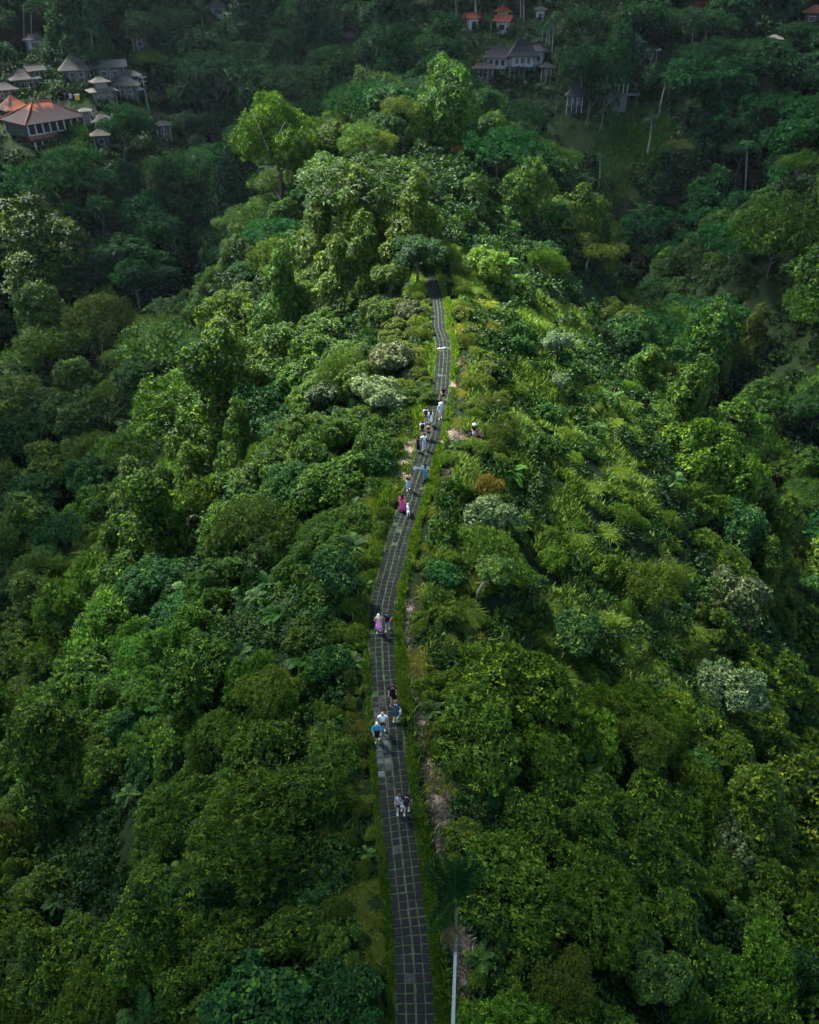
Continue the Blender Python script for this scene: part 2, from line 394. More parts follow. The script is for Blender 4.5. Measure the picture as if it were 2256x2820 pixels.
def bevel_box(c, d, r=.04, seg=2):
    bm = bmesh.new(); bmesh.ops.create_cube(bm, size=1)
    for v in bm.verts: v.co = Vector((v.co.x*d[0], v.co.y*d[1], v.co.z*d[2])) + Vector(c)
    bmesh.ops.bevel(bm, geom=bm.edges[:], offset=r, segments=seg, affect='EDGES'); me = bpy.data.meshes.new('box'); bm.to_mesh(me); bm.free(); return me

def person(label, feet, height, facing, skin=0, hair='brown', hairlen=0, top=None, sleeves='short', bottom=None, bottom_kind='shorts', dress=None, hem=.5, shoes=None, stride=.22, arm=(.25, -.25), bend=(.25, .25), hat=None, glasses=False, lift_leg=0, elbows_out=(0, 0), collar=None, headturn=0, headdown=.12):
    P, s = march(*feet, .055)
    x, y = P.x, P.y; zg = max(tz(x, y), .05) if abs(x - float(cx(y))) < .86 else tz(x, y)
    k = height/1.72
    t = thing('person', label, 'person', (x, y, zg), facing)
    st = stride/2
    J = {}
    J['pel'] = (0, 0, .95); J['waist'] = (0, .0, 1.09); J['chest'] = (0, .0, 1.30); J['nb'] = (0, .01, 1.45); J['neck'] = (0, -.005, 1.52)
    J['head'] = (0, -.03, 1.605); J['crown_'] = (0, -.015, 1.68)
    for i, sg in ((0, -1), (1, 1)):
        f = st if i == 0 else -st
        J['hip%d' % i] = (sg*.085, 0, .90)
        lz = lift_leg if i == 1 else 0
        J['knee%d' % i] = (sg*.095, -f*.55 - .03 - lz*.25, .50 + lz*.10); J['ank%d' % i] = (sg*.10, -f*1.0 + (.05 if i else .0) + lz*.75, .085 + lz*.65)
        J['toe%d' % i] = (sg*.115, -f*1.0 - .13 + (.05 if i else 0) + lz*.75, .03 + lz*.45)
        a = arm[i]; eo = elbows_out[i]
        J['sh%d' % i] = (sg*.185, .01, 1.41)
        J['elb%d' % i] = (sg*(.235 + eo*.16), -math.sin(a)*.27 + .02, 1.41 - math.cos(a)*.28 + eo*.05)
        e = J['elb%d' % i]; a2 = a + bend[i]
        J['wri%d' % i] = (sg*(abs(e[0]) + .02 - eo*.28), e[1] - math.sin(a2)*.25, e[2] - math.cos(a2)*.25)
        w_ = J['wri%d' % i]; J['palm%d' % i] = (w_[0] - sg*.005, w_[1] - math.sin(a2)*.075, w_[2] - math.cos(a2)*.075)
    N_ = list(J); ix = {n: i for i, n in enumerate(N_)}
    RD = dict(pel=(.135, .11), waist=(.12, .10), chest=(.145, .11), nb=.07, neck=.052, head=(.082, .098), crown_=.062, hip0=.098, hip1=.098, knee0=.058, knee1=.058, ank0=.036, ank1=.036, toe0=.033, toe1=.033,
              sh0=.058, sh1=.058, elb0=.042, elb1=.042, wri0=.028, wri1=.028, palm0=.033, palm1=.033)
    E = [('pel', 'waist'), ('waist', 'chest'), ('chest', 'nb'), ('nb', 'neck'), ('neck', 'head'), ('head', 'crown_')]
    for i in '01': E += [('pel', 'hip'+i), ('hip'+i, 'knee'+i), ('knee'+i, 'ank'+i), ('ank'+i, 'toe'+i), ('chest', 'sh'+i), ('sh'+i, 'elb'+i), ('elb'+i, 'wri'+i), ('wri'+i, 'palm'+i)]
    pts = [Vector(J[n])*k for n in N_]; rad = [tuple(q*k for q in RD[n]) if isinstance(RD[n], tuple) else RD[n]*k for n in N_]
    body = skin_mesh('body', pts, [(ix[a], ix[b]) for a, b in E], rad, ix['pel'], 2)
    # face, ears and fingers are joined into the same body mesh
    b = MB(); hd = Vector(J['head'])*k
    b.ball(hd + Vector((0, -.098, -.012))*k, (.014*k, .022*k, .024*k), 8)
    for sg in (-1, 1):
        b.ball(hd + Vector((sg*.085, .005, -.005))*k, (.012*k, .022*k, .032*k), 8); b.ball(hd + Vector((sg*.032, -.088, .018))*k, (.014*k, .010*k, .009*k), 8, m=1)
    b.ball(hd + Vector((0, -.088, -.055))*k, (.024*k, .010*k, .007*k), 8, m=2)
    for i, sg in ((0, -1), (1, 1)):
        w_, p_ = Vector(J['wri%d' % i])*k, Vector(J['palm%d' % i])*k; dr = (p_ - w_).normalized(); fw = Vector((0, 1, 0)); fw = (fw - dr*fw.dot(dr)).normalized(); inn = Vector((-sg, 0, 0)); inn = (inn - dr*inn.dot(dr)).normalized()
        for q, ln in ((-1.5, .060), (-.5, .075), (.5, .080), (1.5, .068)):
            r0 = p_ + fw*(-q*.016*k) + dr*.012*k
            b.tube([r0, r0 + dr*ln*.5*k, r0 + dr*ln*.85*k + inn*.022*k, r0 + dr*ln*.95*k + inn*.045*k], [.0095*k, .009*k, .008*k, .006*k], 6)
        r0 = p_ - fw*.028*k - dr*.03*k; b.tube([r0, r0 - fw*.022*k + dr*.025*k, r0 - fw*.026*k + dr*.055*k + inn*.01*k], [.011*k, .010*k, .007*k], 6)
    ex = b.mesh('face', [SK[skin], EYE, mat('lips', (.30, .10, .08))] if 'lips' not in bpy.data.materials else [SK[skin], EYE, bpy.data.materials['lips']], True)
    bm = bmesh.new(); bm.from_mesh(body); 
    for f in bm.faces: f.material_index = 0
    bm.from_mesh(ex); bm.to_mesh(body); bm.free(); bpy.data.meshes.remove(ex)
    for m_ in (SK[skin], EYE, bpy.data.materials['lips']): body.materials.append(m_)
    link('body', body, t)
    def gar(name, names, m, grow, edges, over=None, sub=1):
        idx = {n: i for i, n in enumerate(names)}; pp, rr = [], []
        for n in names:
            q = over[n] if over and n in over else J[n]
            pp.append(Vector(q)*k); r = RD.get(n, .06); r = over['r_'+n] if over and 'r_'+n in over else r
            rr.append(tuple((v + grow)*k for v in r) if isinstance(r, tuple) else (r + grow)*k)
        me = skin_mesh(name, pp, [(idx[a], idx[c]) for a, c in edges], rr, 0, sub); me.materials.append(m); return link(name, me, t)
    mix = lambda a, c, q: tuple(u + (v - u)*q for u, v in zip(a, c))
    if top is not None:
        nm = ['chest', 'waist', 'nb', 'hipc']; ov = {'hipc': (0, 0, .93), 'r_hipc': (.145, .12), 'nb': (0, .01, 1.435), 'r_nb': .075}
        ed = [('chest', 'waist'), ('chest', 'nb'), ('waist', 'hipc')]
        for i in '01':
            nm.append('sh'+i); ed.append(('chest', 'sh'+i))
            if sleeves == 'short': nm.append('slv'+i); ov['slv'+i] = mix(J['sh'+i], J['elb'+i], .62); ov['r_slv'+i] = .055; ed.append(('sh'+i, 'slv'+i))
            if sleeves == 'long': nm += ['elb'+i, 'wri'+i]; ed += [('sh'+i, 'elb'+i), ('elb'+i, 'wri'+i)]
            if sleeves == 'none': ov['r_sh'+i] = .045; ov['sh'+i] = mix(J['chest'], J['sh'+i], .72)
        gar('shirt', nm, top, .016, ed, ov)
    if dress is not None:
        b = MB(); hz_ = hem
        prof = [(.215, hz_), (.20, hz_ + (.95-hz_)*.4), (.168, .95), (.138, 1.09), (.150, 1.25), (.150, 1.34), (.10, 1.41)]
        b.lathe([(r*k, z*k) for r, z in prof], 24, sy=.82, wob=0)
        for j in range(24):      # folds at the hem, swung by the step
            for lvl, amp in ((0, .035), (1, .018)):
                v = list(b.v[lvl*24 + j]); a_ = 2*math.pi*j/24; f_ = 1 + amp*6*math.sin(a_*4 + 1)*.5; b.v[lvl*24+j] = (v[0]*f_ + (.03*k if lvl == 0 else 0), v[1]*f_ + (.05*k if lvl == 0 else .02*k), v[2] + .02*k*math.sin(a_*2))
        for sg in (-1, 1): b.tube([(sg*.085*k, -.10*k, 1.36*k), (sg*.095*k, 0, 1.47*k), (sg*.085*k, .10*k, 1.36*k)], .018*k, 6)
        if sleeves in ('short',):
            for i in '01': b.tube([Vector(mix(J['chest'], J['sh'+i], .6))*k + Vector((0, 0, .06))*k, Vector(J['sh'+i])*k, Vector(mix(J['sh'+i], J['elb'+i], .45))*k], [.08*k, .078*k, .07*k], 10)
        b.build('dress', dress, t, True)
    if bottom is not None:
        if bottom_kind == 'skirt':
            b = MB(); b.lathe([(r*k, z*k) for r, z in ((.21, hem), (.185, hem + .2), (.155, .95), (.135, 1.06))], 20, sy=.85); b.build('skirt', bottom, t, True)
        else:
            q = .72 if bottom_kind == 'shorts' else .97
            nm = ['pel', 'wst']; ov = {'wst': (0, 0, 1.05), 'r_wst': (.128, .108)}; ed = [('pel', 'wst')]
            for i in '01':
                ov['kn'+i] = mix(J['hip'+i], J['knee'+i], .85 if bottom_kind == 'shorts' else 1.0); ov['r_kn'+i] = .072 if bottom_kind == 'shorts' else .066
                nm += ['hip'+i, 'kn'+i]; ed += [('pel', 'hip'+i), ('hip'+i, 'kn'+i)]
                if bottom_kind == 'trousers': nm.append('cu'+i); ov['cu'+i] = mix(J['knee'+i], J['ank'+i], .9); ov['r_cu'+i] = .058; ed.append(('kn'+i, 'cu'+i))
            gar(bottom_kind if bottom_kind == 'trousers' else 'shorts', nm, bottom, .016, ed, ov)
    # hair
    hm_ = HAIRM[hair]; b = MB(); hc = hd + Vector((0, .018, .035))*k
    b.ball(hc, (.098*k, .108*k, .092*k), 14, bot=-.35)
    b.ball(hd + Vector((0, .062, -.01))*k, (.082*k, .06*k, .10*k), 12)
    if hairlen > 0:
        L_ = hairlen*k; b.tube([hd + Vector((0, .05, .02))*k, hd + Vector((0, .085, -.10))*k, hd + Vector((0, .12, -.10))*k - Vector((0, 0, L_*.6)), hd + Vector((.0, .125, -.10))*k - Vector((0, 0, L_))], [.075*k, .085*k, .075*k, .03*k], 10)
        for sg in (-1, 1): b.tube([hd + Vector((sg*.07, .02, .02))*k, hd + Vector((sg*.09, .05, -.08))*k, hd + Vector((sg*.075, .10, -.10))*k - Vector((0, 0, L_*.7))], [.03*k, .04*k, .02*k], 8)
    elif hairlen < 0:
        b.ball(hd + Vector((0, .11, .07))*k, (.045*k, .045*k, .045*k), 10)
    b.build('hair', hm_, t, True)
    if hat is not None:
        b = MB(); b.lathe([(.20*k, 0), (.20*k, .012*k), (.11*k, .03*k), (.10*k, .10*k), (.05*k, .125*k)], 18, c=tuple(hd + Vector((0, .0, .055))*k)); b.build('hat', hat, t, True)
    if glasses:
        b = MB()
        for sg in (-1, 1): b.ball(hd + Vector((sg*.034, -.098, .018))*k, (.028*k, .008*k, .022*k), 10)
        b.box(hd + Vector((0, -.10, .022))*k, (.03*k, .006*k, .008*k)); b.build('sunglasses', EYE, t, True)
    for i in '01':
        a_, to = Vector(J['ank'+i])*k, Vector(J['toe'+i])*k; b = MB()
        if shoes is not None:
            dd = to - a_
            b.tube([a_ + Vector((0, .06, -.035))*k, a_ + Vector((0, .02, -.035))*k, to + Vector((0, .05, .008))*k, to + Vector((0, -.035, .004))*k], [.034*k, .05*k, .046*k, .026*k], 10); b.build('shoe', shoes, t, True)
    a = project(x, y, zg); c = project(x, y, zg + height); protect((a[0]+c[0])/2, (a[1]+c[1])/2, 14*a[2]**-1*55, (a[1]-c[1])/2+2, a[2])
    t['k'] = k
    return t, k, J, Vector((x, y, zg))

def backpack(label, P, m, size=(.30, .16, .44), bag=False):
    t, k, J, o = P
    r = thing('backpack', label, 'backpack', o, t.rotation_euler.z)
    me = bevel_box((0, .205*k, 1.24*k), [v*k for v in size], .05); me.materials.append(m); link('body', me, r)
    me = bevel_box((0, .205*k + size[1]*.6*k, 1.15*k), (size[0]*.7*k, .06*k, size[2]*.42*k), .02); me.materials.append(m); link('pocket', me, r)
    for sg in (-1, 1):
        b = MB(); b.tube([(sg*.10*k, .15*k, 1.42*k), (sg*.115*k, .04*k, 1.475*k), (sg*.12*k, -.11*k, 1.40*k), (sg*.13*k, -.13*k, 1.25*k), (sg*.15*k, .08*k, 1.08*k)], .018*k, 6); b.build('strap', m, r)
    return r
def shoulder_bag(label, P, m, side=1, z=.92, size=(.24, .09, .20)):
    t, k, J, o = P; r = thing('shoulder_bag', label, 'bag', o, t.rotation_euler.z)
    me = bevel_box((side*.16*k, .15*k, z*k), [v*k for v in size], .02); me.materials.append(m); link('body', me, r)
    b = MB(); b.tube([(side*.16*k, .14*k, (z+.1)*k), (side*.06*k, .165*k, 1.2*k), (-side*.12*k, .10*k, 1.43*k), (-side*.12*k, .0, 1.475*k), (-side*.08*k, -.15*k, 1.35*k), (side*.14*k, -.12*k, 1.0*k), (side*.2*k, .06*k, (z+.06)*k)], .014*k, 6); b.build('strap', m, r)
    return r
C = cloth
K_black, K_navy, K_white, K_blue, K_teal = C('black cotton', (.008, .008, .009)), C('navy cloth', (.012, .022, .05)), C('white cotton', (.68, .69, .70)), C('pale blue cloth', (.34, .46, .62)), C('teal knit', (.02, .22, .36))
K_pink, K_magenta, K_denim, K_grey, K_greyb = C('pink cloth', (.85, .30, .56)), C('magenta cloth', (.70, .05, .22)), C('blue denim', (.07, .20, .30)), C('grey cloth', (.09, .10, .11)), C('grey marl cotton', (.15, .20, .22))
K_coral, K_mint, K_floral, K_shoe, K_dshoe, K_cream, K_stripe = C('coral cloth', (.5, .11, .07)), C('mint cloth', (.16, .42, .40)), C('navy print', (.010, .028, .055), (.05, .13, .18), scale=22, lo=.5, hi=.56), C('white shoe', (.66, .66, .64)), C('dark shoe', (.015, .014, .014)), C('cream bag', (.55, .58, .60)), C('blue white stripe', (.55, .60, .66), (.12, .24, .45), scale=16)
K_bluetee = C('deep blue tee', (.012, .045, .115))
AW = math.pi
AWAY = lambda d=0: AW + R(d)
TOW = lambda d=0: R(d)
person('walker in black top and black shorts, farthest up the path', (1221, 1109), 1.66, TOW(5), 1, 'black', 0, K_black, 'short', K_black, 'shorts', shoes=K_dshoe, arm=(.5, .1), bend=(1.2, .2))
p = person('walker in pale blue shirt and cap with pack straps, beside the path edge', (1213, 1155), 1.72, TOW(-4), 0, 'grey', 0, K_stripe, 'long', K_blue, 'shorts', shoes=K_shoe, hat=K_white)
backpack('pale pack carried by the walker in the cap', p, K_greyb)
p = person('man in white shirt and grey shorts with navy backpack, hindmost pair', (1172, 1169), 1.74, AWAY(), 0, 'brown', 0, K_white, 'short', K_grey, 'shorts', shoes=K_shoe); backpack('dark navy backpack on the hindmost man in white', p, K_navy)
p = person('woman with long black hair in a white dress, beside the hindmost man', (1186, 1176), 1.62, AWAY(-6), 0, 'black', .34, None, 'short', None, dress=K_white, hem=.52, shoes=K_shoe); shoulder_bag('blue shoulder bag of the woman in the white dress', p, K_denim, 1, 1.05)
p = person('man in white shirt and dark shorts with black backpack, foremost pair', (1163, 1207), 1.74, AWAY(4), 0, 'black', 0, K_white, 'short', K_navy, 'shorts', shoes=K_shoe); backpack('black backpack on the man in dark shorts', p, K_black)
person('woman in dark sleeveless playsuit with brown hair tied up', (1181, 1212), 1.66, AWAY(-3), 0, 'brown', -1, K_navy, 'none', K_navy, 'shorts', shoes=K_shoe, elbows_out=(.5, .5))
person('woman in long black dress at the edge of the bare earth', (1151, 1248), 1.62, TOW(-60), 1, 'black', .2, None, 'short', None, dress=K_black, hem=.42, shoes=K_dshoe)
person('woman in white top and pale blue trousers next to the black dress', (1168, 1240), 1.66, AWAY(2), 0, 'black', -1, K_white, 'short', K_blue, 'trousers', shoes=K_shoe, arm=(.4, .4), bend=(1.0, 1.0))
person('man in black shirt, white shorts and cap on the trodden side track', (1304, 1210), 1.70, TOW(10), 1, 'black', 0, K_black, 'short', K_white, 'shorts', shoes=K_dshoe, hat=K_white, stride=.05, arm=(.5, .5), bend=(1.2, 1.2))
person('woman in coral top and black shorts on the trodden side track', (1319, 1219), 1.60, TOW(-10), 1, 'brown', -1, K_coral, 'none', K_black, 'shorts', shoes=K_dshoe, stride=.05)
pz = person('woman in mint top and long blue skirt with black hair and trailing white shawl', (1171, 1322), 1.64, AWAY(), 0, 'black', .28, K_mint, 'short', K_denim, 'skirt', hem=.12, shoes=K_dshoe, arm=(.2, .9), bend=(.2, .3), elbows_out=(1.0, .3))
t, k, J, o = pz; r = thing('white_shawl', 'white shawl blown out sideways from the woman in mint', 'shawl', o, t.rotation_euler.z)
b = MB(); vs, fs = [], []
for i in range(9):
    q = i/8
    for j in range(4): vs.append((.15 + q*.85, -.02 + .10*math.sin(q*6 + j*.6) - .05*j, 1.40 - .18*q - .16*j*(1 - .4*q) + .04*math.sin(q*9)))
for i in range(8):
    for j in range(3): fs.append((i*4+j, i*4+j+1, (i+1)*4+j+1, (i+1)*4+j))
n_ = len(vs); vs += [(x, y+.015, z) for x, y, z in vs]; fs += [tuple(v+n_ for v in reversed(f)) for f in fs]; b.add(vs, fs); b.build('cloth', K_white, r, True)
person('person in black vest and pale trousers walking down beside the bare earth', (1125, 1351), 1.72, TOW(3), 0, 'black', 0, K_black, 'none', K_blue, 'trousers', shoes=K_shoe, arm=(.35, .35), bend=(.8, .8), elbows_out=(.4, .4))
person('woman in long magenta dress next to the white dog', (1108, 1411), 1.66, AWAY(8), 0, 'black', .25, None, 'short', None, dress=K_magenta, hem=.10, shoes=K_dshoe, elbows_out=(.3, .3))
p = person('blond woman in sleeveless pink dress hand in hand with a man', (1044, 1745), 1.64, AWAY(), 0, 'blond', .30, None, 'none', None, dress=K_pink, hem=.42, shoes=K_cream, arm=(.1, .25), bend=(.2, .1), elbows_out=(0, .35)); 
p = person('man in deep blue tee and denim shorts beside the blond woman', (1068, 1741), 1.76, AWAY(-3), 0, 'brown', 0, K_bluetee, 'short', K_denim, 'shorts', shoes=K_shoe, arm=(.2, .1), elbows_out=(.45, .5), bend=(.1, .3)); backpack('round black backpack on the man in the deep blue tee', p, K_black, (.28, .18, .40))
p = person('woman in black dress and sunglasses walking down behind the printed dress', (1082, 1938), 1.66, TOW(4), 0, 'brown', .18, None, 'short', None, dress=K_black, hem=.48, shoes=K_dshoe, glasses=True)
p = person('auburn-haired woman in navy print dress stepping up the path', (1091, 1987), 1.66, AWAY(-8), 0, 'auburn', 0, None, 'short', None, dress=K_floral, hem=.56, shoes=K_shoe, elbows_out=(0, .9), arm=(.1, .1), lift_leg=.22)
t, k, J, o = p; r = thing('tote_bag', 'white bag held by the woman in the navy print dress', 'bag', o, t.rotation_euler.z)
h_ = Vector(J['palm0'])*k; me = bevel_box(h_ + Vector((0, 0, -.22)), (.09, .26, .30), .02); me.materials.append(K_white); link('body', me, r)
b = MB(); b.tube([h_ + Vector((0, -.08, -.08)), h_ + Vector((0, -.04, .015)), h_ + Vector((0, .04, .015)), h_ + Vector((0, .08, -.08))], .01, 6); b.build('handle', K_white, r)
person('man in white polo shirt and black shorts coming down the path', (1055, 2022), 1.76, TOW(-2), 1, 'grey', 0, K_white, 'short', K_black, 'shorts', shoes=K_shoe, elbows_out=(.25, .3))
person('fair-haired woman in teal jumper and black skirt in front of the white polo', (1040, 2047), 1.62, TOW(3), 0, 'blond', -1, K_teal, 'long', K_black, 'skirt', hem=.50, shoes=K_shoe, glasses=True, arm=(.5, .5), bend=(.9, .9), elbows_out=(.5, .5))
p = person('woman in grey marl tee and dark shorts with white shoulder bag, nearest couple', (1101, 2241), 1.66, AWAY(), 0, 'brown', -1, K_greyb, 'short', K_navy, 'shorts', shoes=K_shoe); shoulder_bag('white shoulder bag of the woman in the grey tee', p, K_cream, -1, .90)
p = person('man in black tee and grey shorts, nearest couple', (1120, 2240), 1.74, AWAY(-4), 0, 'black', 0, K_black, 'short', K_grey, 'shorts', shoes=K_shoe, elbows_out=(.2, .7)); backpack('black backpack on the man of the nearest couple', p, C('black nylon', (.014, .014, .016)))

# the white dog seen from behind
P, s = march(1124, 1420, .06); dg = thing('dog', 'white dog walking beside the woman in the magenta dress', 'dog', (P.x, P.y, .055), AWAY(6))
fur = mat('white fur', (.62, .58, .50), (.74, .71, .64), rough=.95, scale=12)
pts = [(0, .28, .47), (0, .05, .46), (0, -.22, .49), (0, -.36, .58), (0, -.45, .68), (0, -.54, .67), (0, -.63, .645)]; rad = [.105, .10, .135, .085, .085, .06, .035]; ed = [(0, 1), (1, 2), (2, 3), (3, 4), (4, 5), (5, 6)]
def chain(st, pp, rr):
    i0 = st
    for p, r_ in zip(pp, rr): pts.append(p); rad.append(r_); ed.append((i0, len(pts)-1)); i0 = len(pts)-1
for sg, o_ in ((-1, .06), (1, -.05)):
    chain(2, [(sg*.075, -.22, .38), (sg*.08, -.20+o_, .22), (sg*.08, -.24+o_, .05), (sg*.08, -.29+o_, .025)], [.065, .038, .028, .030])
    chain(0, [(sg*.075, .26, .40), (sg*.085, .20-o_, .27), (sg*.085, .33-o_, .16), (sg*.085, .30-o_, .05), (sg*.085, .25-o_, .025)], [.075, .055, .032, .027, .030])
chain(0, [(0, .40, .55), (0, .46, .68), (0, .42, .80)], [.035, .032, .022])
bodym = skin_mesh('dog_body', pts, ed, rad, 1, 2)
b = MB()
for sg in (-1, 1):
    b.tube([(sg*.055, -.43, .74), (sg*.075, -.42, .80), (sg*.08, -.44, .84)], [.032, .026, .008], 8); b.ball((sg*.038, -.52, .715), (.012, .01, .012), 8, m=1)
b.ball((0, -.66, .655), (.02, .016, .015), 8, m=1); ex = b.mesh('e', [fur, EYE], True)
bm = bmesh.new(); bm.from_mesh(bodym); bm.from_mesh(ex); bm.to_mesh(bodym); bm.free(); bodym.materials.append(fur); bodym.materials.append(EYE); link('body', bodym, dg)
# the strip of white cloth lying across the far path
P, s = march(1218, 962, .07); t = link('white_cloth', None)
b = MB(); b.tube([(P.x - .55, P.y - .10, .075), (P.x - .3, P.y + .02, .085), (P.x, P.y + .0, .075), (P.x + .25, P.y + .14, .085), (P.x + .5, P.y + .2, .075)], [.05, .09, .06, .10, .05], 8)
bpy.data.objects.remove(t); tag(b.build('white_cloth', K_white, smooth=True), 'strip of white cloth lying across the far stretch of path', 'cloth')
N_PEOPLE = len(PROT)

# ------------------------------------------------------------------ foliage
def unit(v): return v / np.maximum(np.linalg.norm(v, axis=-1, keepdims=True), 1e-9)
def rand_unit(n, g): return unit(g.normal(size=(n, 3)))
def kites(base, d, nrm, L, W, droop=.2, fold=.12):
    """one folded leaf per row: base, left edge, tip, right edge"""
    d = unit(d); side = unit(np.cross(d, nrm)); up = unit(np.cross(side, d))
    L = np.broadcast_to(L, (len(base),))[:, None]; W = np.broadcast_to(W, (len(base),))[:, None]
    tip = base + d * L - up * L * droop
    mid = base + d * L * .42 + up * L * fold
    return np.stack([base, mid + side * W / 2, tip, mid - side * W / 2], 1)
UPV = np.array([0, 0, 1.0])

def sprigs(P, A, g, k, L, ratio, spread=.9, droop=.25, jit=.5):
    """k leaves round each sprig axis"""
    n = len(P); P2 = np.repeat(P, k, 0); A2 = np.repeat(unit(A), k, 0)
    r = rand_unit(n*k, g); perp = unit(np.cross(A2, r))
    d = unit(A2 * g.uniform(.15, .9, (n*k, 1)) + perp * spread - UPV * droop)
    nr = unit(A2 + .38 * r + UPV * .2)
    Lr = L * g.uniform(.6, 1.25, n*k)
    b = P2 + A2 * (g.uniform(-.4, .6, (n*k, 1)) * L * 1.2) + perp * L * .15
    return kites(b, d, nr, Lr, Lr * ratio, droop=.2)

def lobes_mound(g, Rr, H, K, rlo=.26, rhi=.46, base=.25):
    out = []
    for i in range(K):
        u = math.sqrt(g.uniform(0, 1)) * .78; t = g.uniform(0, 2*math.pi)
        top = H * (base + (1 - base) * (1 - .75 * u * u) * g.uniform(.6, 1.0))
        r = Rr * g.uniform(rlo, rhi)
        out.append((np.array([Rr*u*math.cos(t), Rr*u*math.sin(t), max(r*.5, top - r*.8)]), np.array([r, r, r * g.uniform(.75, 1.05)])))
    return out
def lobes_tower(g, Rr, H, K):
    out = []
    for i in range(K):
        z = H * (i + .7) / K; q = Rr * (.65 - .45 * z / H); t = g.uniform(0, 2*math.pi)
        r = Rr * g.uniform(.42, .66) * (1.08 - .5 * z / H)
        out.append((np.array([q*math.cos(t), q*math.sin(t), z]), np.array([r, r, r * g.uniform(.9, 1.4)])))
    return out
def lobes_tiers(g, Rr, H, K, flat=.35):
    out = []
    for i in range(K):
        u = math.sqrt(g.uniform(0, 1)) * .85; t = g.uniform(0, 2*math.pi)
        z = H * (.25 + .75 * (1 - u*u*.7) * g.uniform(.35, 1)); r = Rr * g.uniform(.22, .4)
        out.append((np.array([Rr*u*math.cos(t), Rr*u*math.sin(t), z]), np.array([r, r, r * flat])))
    return out

def sub(lobes, seed, k=7, f=(.3, .5), up=-.35):
    """knobs over each lobe: the lumps of a real crown"""
    g = np.random.default_rng(seed); out = [(c, r*.86) for c, r in lobes]
    for c, r in lobes:
        d = rand_unit(k*3, g); d = d[d[:, 2] > up][:k]
        for v in d:
            q = r[0] * g.uniform(*f); out.append((c + v*r*g.uniform(.72, .98), np.array([q, q, q*g.uniform(.75, 1.1)])))
    return out
def crown(name, seed, lobes, n, k, L, ratio, m, spread=.9, droop=.25, jitter=.07, drape=0, drape_len=1.0, lo=-.45, inner=.12, shoots=.1, gap=.0, rings=0, knobs=(7,)):
    g = np.random.default_rng(seed)
    if knobs: lobes = sub(lobes, seed+3, *knobs)
    C = np.array([l[0] for l in lobes]); RR = np.array([l[1] for l in lobes])
    area = RR[:, 0] * RR[:, 2]; pick = g.choice(len(lobes), int(n*2.6), p=area/area.sum())
    d = rand_unit(len(pick), g); d = d[d[:, 2] > lo]; pick = pick[:len(d)]
    P = C[pick] + d * RR[pick] * (1 + jitter * g.normal(size=(len(d), 1)))
    ok = np.ones(len(P), bool)
    for c, r in lobes:
        q = (((P - c) / r) ** 2).sum(1); ok &= q > .72
    ok &= P[:, 2] > .02
    if gap:
        f = RR.mean() * .55
        ok &= vnoise(P[:, 0]/f + P[:, 2]/f*.7, P[:, 1]/f - P[:, 2]/f*.6, seed) > gap
    P, d = P[ok][:n], d[ok][:n]
    A = unit(d * .75 + UPV * .45 + .35 * rand_unit(len(d), g))
    V = [sprigs(P, A, g, k, L, ratio, spread, droop)]
    tn = .30 + .34 * (vnoise(P[:, 0]/(L*6), P[:, 1]/(L*6) + P[:, 2]/(L*5), seed+5) - .5) + .16 * g.normal(size=len(P))
    tn = np.where(g.uniform(size=len(P)) < shoots, g.uniform(.7, 1, len(P)), tn)
    T = [np.clip(np.repeat(tn, k) + .07 * g.normal(size=len(P)*k), 0, 1)]
    if inner:
        ni = int(n * inner); pi = g.choice(len(lobes), ni, p=area/area.sum())
        Pi = C[pi] + rand_unit(ni, g) * RR[pi] * g.uniform(.3, .8, (ni, 1)); Pi[:, 2] = np.maximum(Pi[:, 2], .05)
        V.append(sprigs(Pi, rand_unit(ni, g) + UPV*.5, g, k, L*1.7, ratio*1.15)); T.append(np.clip(.28 + .1*g.normal(size=ni*k), 0, 1))
    for _ in range(drape):
        i = g.choice(len(lobes), p=area/area.sum()); t = g.uniform(0, 2*math.pi)
        e = np.array([math.cos(t), math.sin(t), g.uniform(-.1, .5)]); e /= np.linalg.norm(e)
        ln = drape_len * g.uniform(.4, 1.2); m_ = max(4, int(ln / (L*.45))); s_ = np.linspace(0, 1, m_)[:, None]
        p0 = C[i] + e * RR[i] * 1.04
        tang = np.array([-e[1], e[0], 0])
        st = p0 + np.array([e[0], e[1], 0]) * (.25*np.sqrt(s_)*RR[i, 0]) - UPV * s_ * ln + tang * (np.sin(s_*5 + t) * .08 * ln)
        st = st + g.normal(size=st.shape) * L * .3
        st[:, 2] = np.maximum(st[:, 2], .03)
        V.append(sprigs(st, np.tile(e*.8 + UPV*.2, (m_, 1)), g, max(3, k-1), L, ratio, spread, .55))
        T.append(np.clip(g.uniform(.2, .6) + .12*g.normal(size=m_*max(3, k-1)), 0, 1))
    for _ in range(rings):      # climbing stems laid over the lobes, fringed with leaves
        i = g.choice(len(lobes), p=area/area.sum()); a1 = g.uniform(0, 2*math.pi); el = np.linspace(g.uniform(-.2, .2), math.pi*g.uniform(.6, .9), 26)
        ax = np.array([math.cos(a1), math.sin(a1), 0])
        q = np.stack([np.cos(el)*ax[0], np.cos(el)*ax[1], np.sin(el)], 1); q = q + .08*g.normal(size=q.shape)
        st = C[i] + q * RR[i] * 1.10
        st = st[st[:, 2] > .1]
        if len(st) < 4: continue
        V.append(sprigs(st, unit(st - C[i]) + UPV*.3, g, k+1, L*.95, ratio, spread, .3)); T.append(np.clip(.5 + .15*g.normal(size=len(st)*(k+1)), 0, 1))
    return npmesh(name, np.concatenate(V), np.concatenate(T), m)

